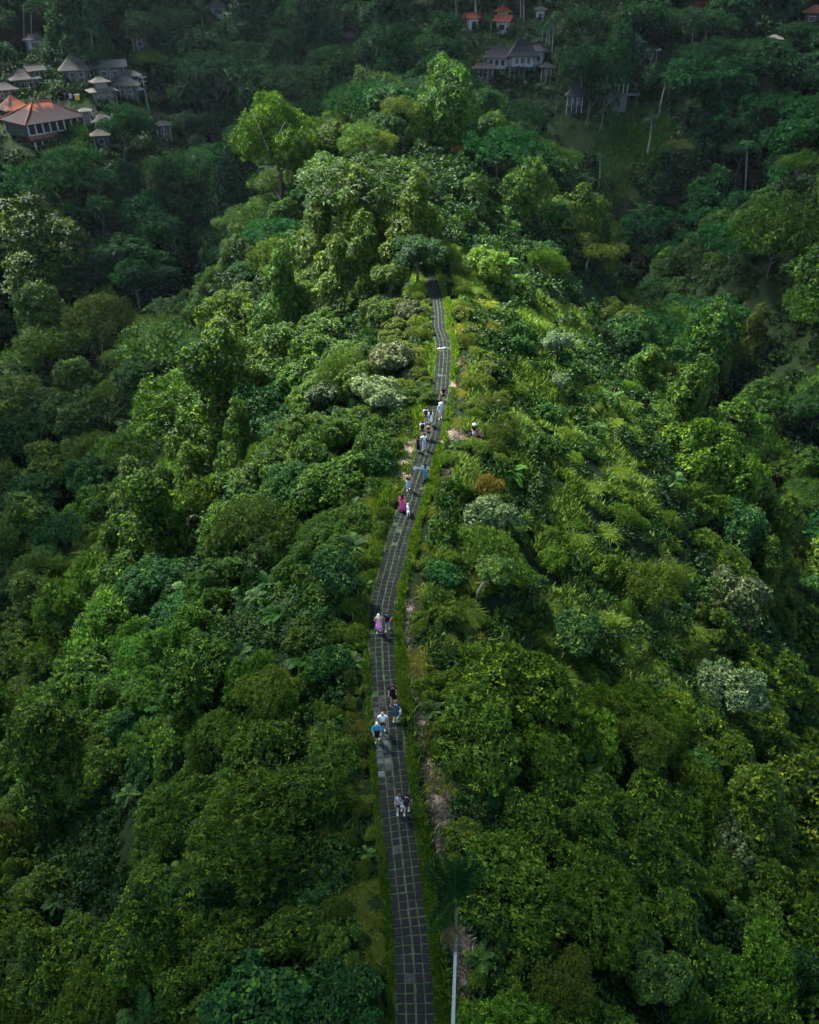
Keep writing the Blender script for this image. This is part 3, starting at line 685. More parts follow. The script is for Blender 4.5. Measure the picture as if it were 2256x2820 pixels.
def frond_leaves(g, origin, az, el, length, curve, pairs, leaf, width, tw=0.0, tint=.5, vee=.35):
    """one pinnate frond: its leaflets as kites"""
    s = np.linspace(.12, 1, pairs); h = np.array([math.cos(az), math.sin(az), 0.0])
    ang = el - curve * s; seg = length / pairs
    dirs = h[None]*np.cos(ang)[:, None] + UPV[None]*np.sin(ang)[:, None]
    P = origin + np.cumsum(dirs * seg, 0)
    side = np.array([-math.sin(az), math.cos(az), 0.0]); out, T = [], []
    nr = unit(np.cross(np.tile(side, (pairs, 1)), dirs)); nr[nr[:, 2] < 0] *= -1
    ll = leaf * np.sin(np.clip(s*.93 + .07, 0, 1) * math.pi) ** .55 + .02
    for sg in (-1, 1):
        d = unit(side[None]*sg + dirs*.55 + nr*vee + .08*g.normal(size=(pairs, 3)))
        out.append(kites(P, d, nr, ll, np.full(pairs, width), droop=.25, fold=.05)); T.append(np.clip(tint + .1*g.normal(size=pairs), 0, 1))
    rr = kites(P[:-1], P[1:]-P[:-1], nr[:-1], np.linalg.norm(P[1:]-P[:-1], axis=1)*1.3, np.full(pairs-1, width*.5), droop=0, fold=0)
    out.append(rr); T.append(np.full(pairs-1, min(1, tint+.25)))
    return np.concatenate(out), np.concatenate(T)
def fern_mesh(name, seed, m, n=13, length=1.5, pairs=22, leaf=.34, width=.085, el=(.7, 1.25), curve=(.9, 1.7), z=.3, tint=(.35, .85)):
    g = np.random.default_rng(seed); V, T = [], []
    for i in range(n):
        v, t = frond_leaves(g, np.array([0, 0, z]), i*2.399 + g.uniform(-.2, .2), g.uniform(*el), length*g.uniform(.75, 1.15), g.uniform(*curve), pairs, leaf, width, tint=g.uniform(*tint))
        V.append(v); T.append(t)
    return npmesh(name, np.concatenate(V), np.concatenate(T), m)

# leaf colours by kind of plant, some darkened to stand for shade
LM = dict(
    vine=leafmat('vine leaves', (.007, .027, .003), (.036, .081, .005), (.175, .255, .014), spec=.12),
    broad=leafmat('broad glossy leaves', (.006, .029, .008), (.019, .063, .014), (.075, .16, .022), rough=.55, spec=.08, trans=.2),
    shrub=leafmat('shrub leaves', (.022, .055, .004), (.066, .135, .010), (.20, .29, .03), spec=.1),
    olive=leafmat('olive feathery leaves', (.014, .038, .004), (.046, .088, .008), (.12, .175, .018), spec=.08),
    pale=leafmat('pale downy leaves', (.025, .055, .014), (.10, .155, .05), (.33, .38, .21), rough=.6, spec=.2, trans=.15),
    deep=leafmat('deep green leaves', (.004, .022, .007), (.010, .052, .016), (.042, .125, .026), spec=.03),  # deep green, darkened further to carry the far hill's shade
    fern=leafmat('fern fronds', (.010, .045, .005), (.034, .105, .010), (.11, .24, .025), spec=.18),
    palm=leafmat('palm fronds', (.006, .024, .011), (.014, .050, .020), (.045, .10, .03), rough=.5, spec=.08, trans=.15),
    grass=leafmat('grass blades', (.03, .085, .008), (.078, .18, .014), (.23, .32, .07), trans=.35, objcol=False, spec=.15),
    straw=leafmat('dry grass blades', (.11, .098, .055), (.20, .18, .11), (.33, .30, .20), trans=.04, objcol=False, spec=.15),
    carpet=leafmat('undergrowth leaves', (.003, .016, .0025), (.010, .040, .005), (.05, .11, .012), objcol=False, spec=.12),  # darkened so the gaps between crowns read as deep shade
    flame=leafmat('orange blossom', (.25, .03, .008), (.42, .08, .01), (.55, .2, .02), objcol=False),
)
bark = mat('brown bark', (.045, .035, .025), (.10, .08, .06), rough=.9, scale=6, bump=.5, stretch=(1, 1, .3))
palebark = mat('pale grey bark', (.16, .15, .13), (.28, .265, .235), rough=.85, scale=5, bump=.4, stretch=(1, 1, .3))
midbark = mat('grey bark', (.075, .07, .058), (.135, .125, .105), rough=.9, scale=5, bump=.4, stretch=(1, 1, .3))

PROTO = {}
def lob(kind, seed, *a, **k):
    return dict(mound=lobes_mound, tower=lobes_tower, tiers=lobes_tiers)[kind](np.random.default_rng(seed), *a, **k)
def P_(key, R_, H_, me): PROTO[key] = (me, R_, H_)
# near slope: low leafy mounds under creepers, towers of vine, airy shrubs
for i in range(4):
    P_('vine%d' % i, 2.6, 3.6, crown('vine mound foliage', 20+i, lob('mound', 120+i, 2.5, 3.5, 15), 3600, 5, .15, .62, LM['vine'], drape=34, drape_len=1.5, gap=.18, rings=16, shoots=.17))
for i in range(3):
    P_('tower%d' % i, 2.3, 6.5, crown('vine tower foliage', 40+i, lob('tower', 140+i, 2.4, 6.0, 11), 3900, 5, .155, .62, LM['vine'], drape=52, drape_len=2.2, gap=.16, rings=18, shoots=.17))
for i in range(3):
    P_('shrub%d' % i, 1.9, 2.3, crown('shrub foliage', 60+i, lob('mound', 160+i, 1.8, 2.2, 16, rlo=.2, rhi=.36), 2600, 5, .12, .42, LM['shrub'], droop=.1, spread=.7, jitter=.22, inner=.1, shoots=.16, gap=.2))
for i in range(3):
    P_('blanket%d' % i, 4.6, 4.2, crown('vine blanket foliage', 50+i, lob('mound', 150+i, 4.6, 4.2, 17, rlo=.17, rhi=.34, base=.15), 7500, 5, .16, .62, LM['vine'], drape=50, drape_len=1.8, gap=.16, rings=20, shoots=.17, knobs=(9, (.22, .42))))
def tussock(name, seed, n, Rr, H, m):
    g = np.random.default_rng(seed); c = g.normal(size=(7, 2))*Rr*.38; i = g.integers(7, size=n); P = np.concatenate([c[i] + g.normal(size=(n, 2))*Rr*.10, np.zeros((n, 1))], 1)
    out = np.concatenate([P[:, :2] - c[i], np.zeros((n, 1))], 1); d = unit(out*4/Rr + UPV*1.1 + .35*g.normal(size=(n, 3)) + np.array([.25, 0, 0])); d[:, 2] = np.abs(d[:, 2])
    L = H*g.uniform(.6, 1.2, n); nr = unit(np.cross(d, rand_unit(n, g))); V1 = kites(P, d, nr, L*.6, np.full(n, .035), droop=.02, fold=0)
    tip = V1[:, 2]; d2 = unit(d*(1, 1, .25) - UPV*.35); V2 = kites(tip - d*.12*L[:, None], d2, nr, L*.6, np.full(n, .03), droop=.1, fold=0)
    T = np.clip(.5 + .22*g.normal(size=n) + .1*g.normal(size=7)[i], 0, 1); return npmesh(name, np.concatenate([V1, V2]), np.concatenate([T, T]), m)
LM['tall'] = leafmat('tall pale grass', (.05, .085, .012), (.12, .185, .028), (.27, .33, .085), trans=.35, spec=.08)
for i in range(3): P_('tussock%d' % i, 1.2, 1.1, tussock('tussock blades', 700+i, 1300, 1.2, 1.05, LM['tall']))
for i in range(2):
    P_('leafy%d' % i, 2.6, 3.6, crown('big leaf foliage', 70+i, lob('mound', 170+i, 2.5, 3.4, 12, rlo=.26, rhi=.42), 2200, 5, .25, .66, LM['broad'], droop=.45, spread=1.0, gap=.16, shoots=.1))
for i in range(2):
    P_('feather%d' % i, 3.0, 4.0, crown('feathery foliage', 80+i, lob('mound', 180+i, 3.0, 3.8, 18, rlo=.2, rhi=.34), 3600, 5, .15, .34, LM['olive'], droop=.1, spread=.7, jitter=.2, gap=.26, shoots=.17))
for i in range(2):
    P_('pale%d' % i, 2.8, 3.6, crown('pale foliage', 90+i, lob('mound', 190+i, 2.7, 3.4, 14, rlo=.22, rhi=.36), 2500, 6, .21, .55, LM['pale'], droop=.3, gap=.2, shoots=.22))
for i in range(3): P_('fern%d' % i, 1.4, 1.3, fern_mesh('fern fronds', 100+i, LM['fern'], n=9+4*i, el=(.5, 1.4), curve=(.8, 2.2), tint=(.1, .8)))
# middle distance: trees with wide crowns
for i in range(3):
    P_('tree%d' % i, 5.0, 6.0, crown('tree crown', 210+i, lob('mound', 310+i, 4.8, 5.8, 18, rlo=.22, rhi=.4, base=.3), 4200, 5, .31, .58, LM['broad'], gap=.2, shoots=.1, lo=-.6))
for i in range(3):
    P_('drape%d' % i, 5.0, 8.0, crown('draped crown', 220+i, lob('tower', 320+i, 5.0, 7.6, 13), 4600, 5, .30, .6, LM['vine'], drape=70, drape_len=3.6, gap=.18, rings=26, shoots=.1))
for i in range(2):
    P_('airy%d' % i, 5.0, 5.0, crown('airy crown', 230+i, lob('tiers', 330+i, 5.0, 4.8, 26), 2600, 5, .36, .36, LM['olive'], jitter=.2, gap=.2, inner=.06, lo=-.5))
for i in range(2):
    P_('umbrella%d' % i, 6.0, 3.0, crown('umbrella crown', 240+i, lob('tiers', 340+i, 6.0, 2.8, 34, flat=.22), 2700, 5, .36, .4, LM['deep'], jitter=.12, gap=.12, inner=.05, lo=-.3))
# far slopes: coarser leaves
for i in range(4):
    P_('far%d' % i, 6.0, 8.0, crown('far crown', 250+i, lob('mound', 350+i, 5.8, 7.6, 17, rlo=.2, rhi=.38, base=.35), 1700, 5, .60, .55, LM['deep'], gap=.2, shoots=.17, lo=-.7))
for i in range(2):
    P_('fardrape%d' % i, 5.6, 11, crown('far draped crown', 260+i, lob('tower', 360+i, 5.4, 10.5, 13), 2100, 5, .58, .55, LM['deep'], drape=70, drape_len=4.5, gap=.2, rings=18, lo=-.6))
P_('feathertall0', 6.0, 9.0, crown('tall feathery crown', 270, lob('mound', 370, 6.0, 9.0, 34, rlo=.16, rhi=.30, base=.1), 7500, 6, .36, .32, LM['olive'], jitter=.25, gap=.38, lo=-.7, inner=.05, shoots=.2))
P_('pine0', 5.5, 11, crown('dark needle crown', 280, lob('tiers', 380, 5.5, 11, 40, flat=.35), 3000, 6, .5, .22, LM['deep'], jitter=.22, gap=.2, inner=.05))

def trunk_mesh(name, H, r, limbs, seed, m, lean=0.0, spread=2.5, top=1.0):
    g = random.Random(seed); b = MB()
    pts = [(lean*H*t*t + .12*H*.1*math.sin(t*5+seed), .1*H*.1*math.cos(t*4+seed), H*t) for t in (0, .15, .35, .6, .85, 1)]
    b.tube(pts, [r*1.35, r, r*.85, r*.7, r*.5, r*.35], 8)
    for i in range(limbs):
        t = .55 + .45*i/max(1, limbs); a = i*2.4 + g.uniform(-.5, .5); p = Vector((lean*H*t*t, 0, H*t)); l = spread*g.uniform(.7, 1.2)
        q = [p, p + Vector((math.cos(a)*l*.5, math.sin(a)*l*.5, l*.35)), p + Vector((math.cos(a)*l, math.sin(a)*l, l*.75*top))]
        b.tube(q, [r*.45, r*.3, r*.12], 6)
    return b.mesh(name, m, True)
TR = dict(short=trunk_mesh('trunk', 2.6, .11, 4, 1, bark, spread=1.4), mid=trunk_mesh('trunk', 6.5, .20, 5, 2, midbark, spread=2.6),
          tall=trunk_mesh('trunk', 11, .24, 6, 3, midbark, spread=3.2), pale=trunk_mesh('trunk', 12, .22, 5, 4, palebark, spread=3, lean=.06))

PLANTS = []       # every separate plant: (root, kind words, colour words, radius)

def free_of_things(x, y, z0, z1, r):
    a = project(x, y, z0); b_ = project(x, y, z1); rp = r * FOC / a[2]
    x0, x1 = min(a[0], b_[0]) - rp*.75, max(a[0], b_[0]) + rp*.75; y0, y1 = b_[1] - rp*.1, a[1] + rp*.1
    for (p0, q0, p1, q1, dep) in PROT:
        if a[2] < dep + .5 and x0 < p1 and x1 > p0 and y0 < q1 and y1 > q0: return False
    return True

def colour(o, c):
    o.color = (c[0], c[1], c[2], 1)
def stand(key, name, x, y, sc, rz, col, cat, kindw, colw, group=None, trunk=None, lift=0.0, sz=1.0, z=None, label=None, tilt=(1, 0)):
    me, Rr, Hh = PROTO[key]
    zz = tz(x, y) if z is None else z
    if trunk is None:
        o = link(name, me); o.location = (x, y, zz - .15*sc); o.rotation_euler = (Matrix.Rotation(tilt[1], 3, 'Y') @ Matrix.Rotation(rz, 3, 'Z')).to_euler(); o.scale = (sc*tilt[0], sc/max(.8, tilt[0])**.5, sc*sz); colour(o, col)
    else:
        o = thing(name, None, None, (x, y, zz - .1), rz)
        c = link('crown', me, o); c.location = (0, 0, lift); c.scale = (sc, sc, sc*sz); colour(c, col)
        tm, ts = trunk if isinstance(trunk, tuple) else (trunk, 1)
        t = link('trunk', tm, o)
        hz_ = max(v.co.z for v in tm.vertices); k_ = (lift + Hh*sc*sz*.42)/hz_; t.scale = (min(1, k_*1.1), min(1, k_*1.1), k_)
    tag(o, label, cat, group)
    PLANTS.append(dict(o=o, kind=kindw, col=colw, r=Rr*sc, h=lift + Hh*sc*sz, label=label, zt=zz + lift + Hh*sc*sz*.6))
    return o

# ------------------------------------------------------------------ buildings
thatch = mat('grey thatch', (.040, .038, .034), (.085, .081, .072), rough=.95, scale=3.0, bump=.6, stretch=(1, 1, 4), detail=8)
thatch2 = mat('pale thatch', (.065, .062, .054), (.125, .12, .105), rough=.95, scale=3.0, bump=.6, stretch=(1, 1, 4), detail=8)
darkroof = mat('dark slate roof', (.010, .0105, .0125), (.024, .0245, .028), rough=.8, scale=3, bump=.4, stretch=(1, 1, 5))
redtile = mat('orange red roof tiles', (.115, .026, .013), (.06, .015, .009), rough=.75, scale=2, bump=.4)
greywall = mat('grey plaster', (.045, .045, .042), (.08, .08, .075), rough=.9, scale=1.5)
cream = mat('cream plaster', (.15, .13, .095), (.21, .185, .14), rough=.9, scale=1.2)
white = mat('white plaster', (.26, .27, .27), (.36, .37, .365), rough=.8, scale=1.0)
wood = mat('dark timber', (.03, .024, .018), (.06, .048, .035), rough=.8, scale=5, stretch=(1, 1, .2))
shade = mat('dark window glass', (.012, .014, .016), (.02, .022, .024), rough=.25, spec=.5)
stone = mat('rough stone wall', (.07, .07, .065), (.14, .135, .125), rough=.95, scale=2.5, bump=.6)
# weathered orange tiles blackened by age towards the eaves in streaks
oldtile = bpy.data.materials.new('weathered orange tiles'); oldtile.use_nodes = True; nt = oldtile.node_tree; N = nt.nodes; Lk = nt.links.new; b = N['Principled BSDF']; b.inputs['Roughness'].default_value = .9; b.inputs['Specular IOR Level'].default_value = .04
tc = N.new('ShaderNodeTexCoord'); mp = N.new('ShaderNodeMapping'); mp.inputs['Scale'].default_value = (.55, .18, .18); n1 = N.new('ShaderNodeTexNoise'); n1.inputs['Scale'].default_value = 1.6; n1.inputs['Detail'].default_value = 9; n1.inputs['Roughness'].default_value = .7
at = N.new('ShaderNodeAttribute'); at.attribute_name = 'age'; ad = N.new('ShaderNodeMath'); ad.operation = 'MULTIPLY_ADD'; ad.inputs[1].default_value = 1.0
rp = N.new('ShaderNodeValToRGB'); e = rp.color_ramp.elements; e[0].position = .66; e[0].color = (.22, .072, .036, 1); e[1].position = .86; e[1].color = (.035, .028, .028, 1)
Lk(tc.outputs['Object'], mp.inputs[0]); Lk(mp.outputs[0], n1.inputs[0]); Lk(n1.outputs[0], ad.inputs[0]); Lk(at.outputs['Fac'], ad.inputs[2]); Lk(ad.outputs[0], rp.inputs[0]); Lk(rp.outputs[0], b.inputs['Base Color'])

def roof_geo(b, w, d, z0, h, e=.8, gable=False, th=.18, sag=.10, c=(0, 0), ridge_m=None, rl=None):
    W, D = w/2+e, d/2+e; x0, y0 = c
    rl = (W if gable else max(.12, W - D*.95)) if rl is None else rl
    def ring(fx, z, l): return [(x0-fx[0], y0-fx[1], z), (x0+fx[0], y0-fx[1], z), (x0+fx[0], y0+fx[1], z), (x0-fx[0], y0+fx[1], z)]
    lv = [ring((W, D), z0-th, 0), ring((W, D), z0, 0)]
    for t in (.35, .7):
        lv.append(ring((W+(rl-W)*t, D*(1-t)), z0 + h*(t - sag*math.sin(t*math.pi)), 0))
    lv.append(ring((rl, .07), z0+h, 0))
    vs = [p for r_ in lv for p in r_]; fs = []
    for i in range(len(lv)-1):
        for k in range(4):
            k2 = (k+1) % 4; fs.append((i*4+k, i*4+k2, (i+1)*4+k2, (i+1)*4+k))
    fs.append((3, 2, 1, 0)); n = (len(lv)-1)*4; fs.append((n, n+1, n+2, n+3))
    b.add(vs, fs)
    return rl

HOUSES = []
def house(name, label, px, py, wpx, hgt, rm, wm, roof='hip', dr=.7, yaw=0, rh=None, e=.9, stilts=0, tiers=1, posts=4, windows=2, y0=60, cat='house', group=None, deck=None, clear=1.0):
    small = wpx < 40 and cat == 'house'
    hgt = min(hgt, (3.8 if small else 4.4) if not stilts else (5.6 if wpx < 60 else 7.0)); stilts = min(stilts, 2.2 if wpx < 60 else 3.2)
    wv = wpx
    if small: wpx = wpx*1.7
    Pt, s = march(px, py, hgt, y0); w = wpx/s/ (1.25 if not stilts else 1.25); d = w*dr
    zg = min(tz(Pt.x, Pt.y), tz(Pt.x, Pt.y-d*.5)); rz = -math.atan2(Pt.x, Pt.y) + R(yaw)
    rh = rh or d*.42
    t = thing(name, label, cat, (Pt.x, Pt.y, zg), rz, group)
    zr = (Pt.z - zg) - rh*.45                 # eaves
    zf = stilts if stilts else 0.0
    zf = min(zf, zr - 2.2)
    b = MB(); b.box((0, 0, (zf + zr)/2 - (.6 if not stilts else 0)), (w*.8, d*.75, zr - zf + (1.2 if not stilts else 0)))
    wall = b.build('wall', wm, t)
    zc = zr
    for k in range(tiers):
        f = 1 - .42*k
        b = MB(); rl = roof_geo(b, w*f, d*f, zc, rh*(.55 if tiers > 1 and k == 0 else 1)*f, e, roof == 'gable')
        b.tube([(-rl, 0, zc+rh*(.55 if tiers > 1 and k == 0 else 1)*f), (rl, 0, zc+rh*(.55 if tiers > 1 and k == 0 else 1)*f)], .14, 6)
        if roof == 'gable':
            pass
        b.build('roof', rm, t)
        if k < tiers-1:
            b = MB(); zz = zc + rh*.28; b.box((0, 0, zz + .8), (w*f*.5, d*f*.5, 1.9)); b.build('wall', wm, t); zc = zz + 1.75
    for i in range(windows):
        x = (i+.5)/windows*w*.7 - w*.35
        b = MB(); hh = min(1.5, (zr-zf)*.55); b.box((x, -d*.375-.02, zf + (zr-zf)*.55), (w*.7/windows*.55, .10, hh)); f_ = b.build('window', white if wm is not white else wood, t)
        b = MB(); b.box((x, -d*.375-.06, zf + (zr-zf)*.55), (w*.7/windows*.55-.25, .06, hh-.25)); b.build('pane', shade, f_)
    for i in range(posts):
        x = -w*.47 + i/max(1, posts-1)*w*.94
        b = MB(); z_ = zf if deck else -1.0
        b.tube([(x, -d*.47, z_), (x, -d*.47, zr-.1)], .13, 6); b.build('post', white if rm in (darkroof,) else palebark, t)
    if stilts or deck:
        b = MB(); b.box((0, -d*.06, zf-.12), (w*1.02, d*1.05, .24)); b.build('deck', greywall, t)
        for x in (-w*.4, 0, w*.4):
            for y in (-d*.42, d*.3):
                b = MB(); b.tube([(x, y, -2.5), (x, y, zf-.2)], .16, 6); b.build('stilt', greywall, t)
    dep = FOC/s
    protect(px, py + hgt*s*(.10 if not small else -.05), wv*.40*clear*(.55 if small else .9), (hgt*s*.5+4)*(.5 if small else .72), dep)
    HOUSES.append((Pt.x, Pt.y, w)); return t

# the long hall with the weathered orange roof
def long_hall():
    A, _ = march(73, 343, 6.2, 150); Bp = atY(231, 316, A.y + 14)
    rz = math.atan2(Bp.y-A.y, Bp.x-A.x); Ln = math.hypot(Bp.x-A.x, Bp.y-A.y); D = 13.0
    zb = A.z - 6.0
    t = thing('long_hall', 'long two-storey hall with weathered orange tile roof and white posts', 'hall', (A.x, A.y, zb), rz)
    ez = 6.0
    def aged(b, name, zlo, zhi, m):
        o = b.build(name, m, t); me = o.data; a = me.attributes.new('age', 'FLOAT', 'POINT')
        a.data.foreach_set('value', [max(0, min(1, .72 - .58*(v.co.z-zlo)/(zhi-zlo))) for v in me.vertices]); return o
    b = MB(); nx = 24
    # hip roof as a fine grid so that the ageing follows the slope
    W0, W1, D0, D1, H = -1.1, Ln+1.1, -1.1, D+1.1, 4.2
    def ringp(tt):
        ins = (D1-D0)/2*tt
        return [(W0+ins, D0+ins), (W1-ins, D0+ins), (W1-ins, D1-ins), (W0+ins, D1-ins)]
    lv = [(0, ez-.22)] + [(q, ez + H*(q - .07*math.sin(q*math.pi))) for q in (0, .2, .4, .6, .8, .985)]
    vs, fs = [], []
    for q, z in lv:
        for x, y in ringp(q): vs.append((x, y, z))
    for i in range(len(lv)-1):
        for k in range(4): fs.append((i*4+k, i*4+(k+1) % 4, (i+1)*4+(k+1) % 4, (i+1)*4+k))
    fs.append((3, 2, 1, 0)); n = (len(lv)-1)*4; fs.append((n, n+1, n+2, n+3)); b.add(vs, fs)
    rf = aged(b, 'roof', ez, ez+H, oldtile)
    b = MB(); half = (D1-D0)/2; b.tube([(W0+half, D/2, ez+H+.02), (W1-half, D/2, ez+H+.02)], .2, 6)
    for (cx_, cy_, ex_) in ((W0, D0, W0+half), (W0, D1, W0+half), (W1, D0, W1-half), (W1, D1, W1-half)):
        b.tube([(cx_, cy_, ez+.03), (ex_, D/2, ez+H+.03)], .15, 6)
    b.build('ridge_tile', redtile_old, rf)
    b = MB(); b.box((Ln/2, D/2+.9, ez/2+.0), (Ln-.6, D-2.2, ez-.3)); b.build('wall', wood, t)
    b = MB(); b.box((-.0, D/2, 4.1), (.3, D-.6, 3.4)); b.build('side_wall', greywall, t)
    b = MB(); b.box((Ln/2, .2, 3.02), (Ln, .3, .35)); b.build('balcony_rail', white, t)
    b = MB(); y1, y2 = -2.1, .05
    b.add([(-.6, y1, 1.75), (Ln+.4, y1, 1.75), (Ln+.4, y2, 2.8), (-.6, y2, 2.8), (-.6, y1, 1.55), (Ln+.4, y1, 1.55), (Ln+.4, y2, 2.6), (-.6, y2, 2.6)],
          [(0,1,2,3),(7,6,5,4),(0,4,5,1),(1,5,6,2),(2,6,7,3),(3,7,4,0)])
    aged(b, 'lower_roof', 1.2, 2.5, oldtile)
    for i in range(9):
        x = .15 + i*(Ln-.3)/8
        b = MB(); b.box((x, 0.0, 4.5), (.36, .36, 3.0)); b.build('upper_post', white, t)
        b = MB(); b.box((x, -1.7, .2), (.36, .36, 2.9)); b.build('lower_post', white, t)
    b = MB(); b.box((Ln/2, .6, -.6), (Ln, 1.6, 2.0)); b.build('plinth', stone, t)
    protect(118, 335, 115, 50, 236); protect(45, 290, 30, 15, 228)
    HOUSES.extend([(A.x+6, A.y+2, 16), (A.x+14, A.y+6, 14), (A.x-4, A.y+4, 14)])
    # small hipped tower roof rising behind
    t2 = thing('roof_pavilion', 'small pavilion with orange hipped roof just behind the long hall', 'pavilion', tuple(atY(40, 306, A.y + 17).xy) + (zb,), rz)
    b = MB(); roof_geo(b, 7, 7, 7.6, 3.4, .8); o = b.build('roof', oldtile, t2); a = o.data.attributes.new('age', 'FLOAT', 'POINT'); a.data.foreach_set('value', [.32 - .3*(v.co.x > 0) for v in o.data.vertices])
    b = MB(); b.box((0, 0, 3.6), (6, 6, 7.8)); b.build('wall', greywall, t2)
    return t
redtile_old = mat('old orange ridge tiles', (.20, .072, .04), (.14, .052, .032), rough=.9, scale=2)
long_hall()

H = house
H('thatched_house', 'grey thatched house with hipped roof beside the white parasol', 62, 203, 84, 6.0, thatch, greywall, dr=.8, yaw=12, y0=180, posts=5)
H('thatched_house', 'thatched house cut off by the picture edge above the long hall', 8, 236, 70, 4.5, thatch, greywall, yaw=8, y0=180)
H('thatched_house', 'thatched house half hidden behind the hipped thatched house', 92, 186, 52, 6.0, thatch, greywall, roof='gable', yaw=25, y0=200)
H('thatched_house', 'tallest thatched house with steep shaggy grey roof', 203, 170, 92, 8.5, thatch, greywall, dr=.85, rh=4.2, y0=200, posts=5)
H('thatched_house', 'long low house with pale ridge roof behind the thatched village', 297, 174, 104, 6.5, thatch2, greywall, roof='gable', dr=.42, yaw=-4, y0=200, posts=3)
H('tiered_house', 'cream two-tiered house with yellowish thatch above a terrace', 278, 238, 78, 6.0, thatch2, cream, tiers=2, dr=.75, yaw=14, y0=180, posts=4)
H('thatched_house', 'thatched house with a pale patched roof beside the two-tiered house', 345, 222, 78, 6.2, thatch, greywall, dr=.75, yaw=-10, y0=190, posts=5)
H('thatched_house', 'wide dark thatched roof rising behind the patched one', 352, 200, 66, 7.5, thatch, greywall, dr=.6, yaw=-8, y0=210)
H('thatched_hut', 'small thatched hut between the long hall and the needle tree', 281, 322, 34, 4.2, thatch, greywall, dr=.9, y0=170, posts=2, windows=1)
H('thatched_hut', 'lower thatched hut beside the foot of the needle tree', 274, 362, 28, 4.0, thatch, greywall, dr=.9, y0=160, posts=2, windows=1)
H('shrine', 'small stone shrine with umbrella roof at the end of the long hall', 233, 300, 24, 5.0, thatch2, stone, dr=.95, y0=180, posts=2, windows=0, cat='shrine')
H('dark_roofed_house', 'dark roofed house on the knoll beyond the utility pole', 447, 337, 46, 4.5, darkroof, greywall, dr=.7, y0=180, posts=3, windows=1)
H('grey_roofed_house', 'grey roofed house alone in the forest above the village', 376, 97, 52, 7.0, thatch, greywall, roof='gable', yaw=25, dr=.6, y0=230, windows=1)
H('grey_roofed_house', 'pale flat roofed house among the trees above the village', 92, 101, 36, 8.0, thatch2, white, dr=.6, y0=230, posts=2, windows=1)
H('hill_house', 'house with a white corner post at the very top edge', 597, 10, 36, 10.0, thatch, white, dr=.8, y0=260, posts=3, windows=1)
H('grey_roofed_house', 'steep grey gabled roof poking out of the forest', 956, 96, 24, 9.0, thatch2, thatch2, roof='gable', yaw=55, dr=.8, y0=240, posts=0, windows=0)
H('red_roofed_house', 'red roofed house half hidden among palms on the hilltop', 1217, 42, 26, 9.0, redtile, white, dr=.8, y0=250, posts=0, windows=1)
H('red_roofed_house', 'bright orange roof between two pale palm stems', 1303, 43, 26, 9.0, redtile, white, roof='gable', dr=.8, yaw=20, y0=250, posts=0, windows=1)
H('red_roofed_house', 'white house with a flat-topped orange roof', 1386, 24, 28, 11.0, redtile, white, dr=.8, y0=260, posts=0, windows=2)
H('red_roofed_house', 'orange gabled roof directly below the white house', 1389, 50, 30, 8.0, redtile, white, roof='gable', yaw=-25, dr=.8, y0=240, posts=0, windows=1)
H('villa', 'white villa with broad dark roof standing on stilts', 1440, 133, 92, 10.5, darkroof, white, dr=.6, stilts=5.5, yaw=8, y0=200, posts=6, windows=3, rh=4.2, cat='villa')
H('villa', 'white wing with dark hipped roof joined to the villa', 1372, 143, 88, 8.5, darkroof, white, dr=.55, stilts=3.5, yaw=-6, y0=200, posts=4, windows=3, rh=3.2, cat='villa')
H('villa', 'white gabled end room behind the villa', 1482, 130, 56, 9.0, darkroof, white, dr=.8, yaw=-15, y0=205, posts=0, windows=2, cat='villa')
H('pavilion', 'low grey open pavilion below the villa', 1332, 180, 70, 5.0, darkroof, greywall, dr=.5, y0=190, posts=5, windows=1, cat='pavilion')
H('lookout_tower', 'dark timber lookout with balcony beside the villa', 1507, 178, 34, 11.0, darkroof, wood, dr=.9, stilts=5.0, y0=190, posts=3, windows=1, cat='tower')
H('stilt_hut', 'dark stilt hut with hipped roof above the valley', 1587, 248, 54, 9.0, darkroof, greywall, dr=.85, stilts=5.0, y0=180, posts=4, windows=2, rh=3, cat='hut')
H('hillside_hut', 'small hut with a white fascia on one tall post', 1797, 133, 40, 9.5, white, wood, dr=.8, stilts=6.0, y0=200, posts=2, windows=1, rh=.5, cat='hut')
H('red_roofed_house', 'red roofed house among dark trees at the top edge', 1935, 12, 28, 9.0, redtile, white, roof='gable', yaw=30, dr=.8, y0=250, posts=0, windows=1)
H('hill_house', 'white walled house at the top edge between palm stems', 1490, 22, 20, 9.0, darkroof, white, dr=.8, y0=250, posts=0, windows=1)
H('hill_house', 'small pale roofed house alone on the dark hillside', 2133, 101, 26, 8.0, stone, white, dr=.8, y0=220, posts=0, windows=1, rh=1.0)
H('hill_house', 'brown timber house at the corner of the picture', 2244, 24, 34, 9.0, redtile_old, wood, dr=.8, y0=230, posts=0, windows=1)

# pillared terrace on a stone wall
Pt, s = march(1697, 262, 4.0, 180); t = thing('pillared_terrace', 'roofless terrace of pale pillars on a stone retaining wall', 'terrace', (Pt.x, Pt.y, Pt.z-4), -math.atan2(Pt.x, Pt.y)+R(-8))
b = MB(); b.box((0, .6, 2.0), (62/s, 2.2, 4.6)); b.build('retaining_wall', stone, t)
b = MB(); b.box((2, .2, 4.42), (84/s, 3.4, .24)); b.build('floor_slab', greywall, t)
for i in range(7):
    b = MB(); b.tube([(-40/s + i*11.5/s, -.4, 4.5), (-40/s + i*11.5/s, -.4, 7.0)], .17, 8); b.build('pillar', palebark, t)
protect(1690, 250, 46, 26, FOC/s)

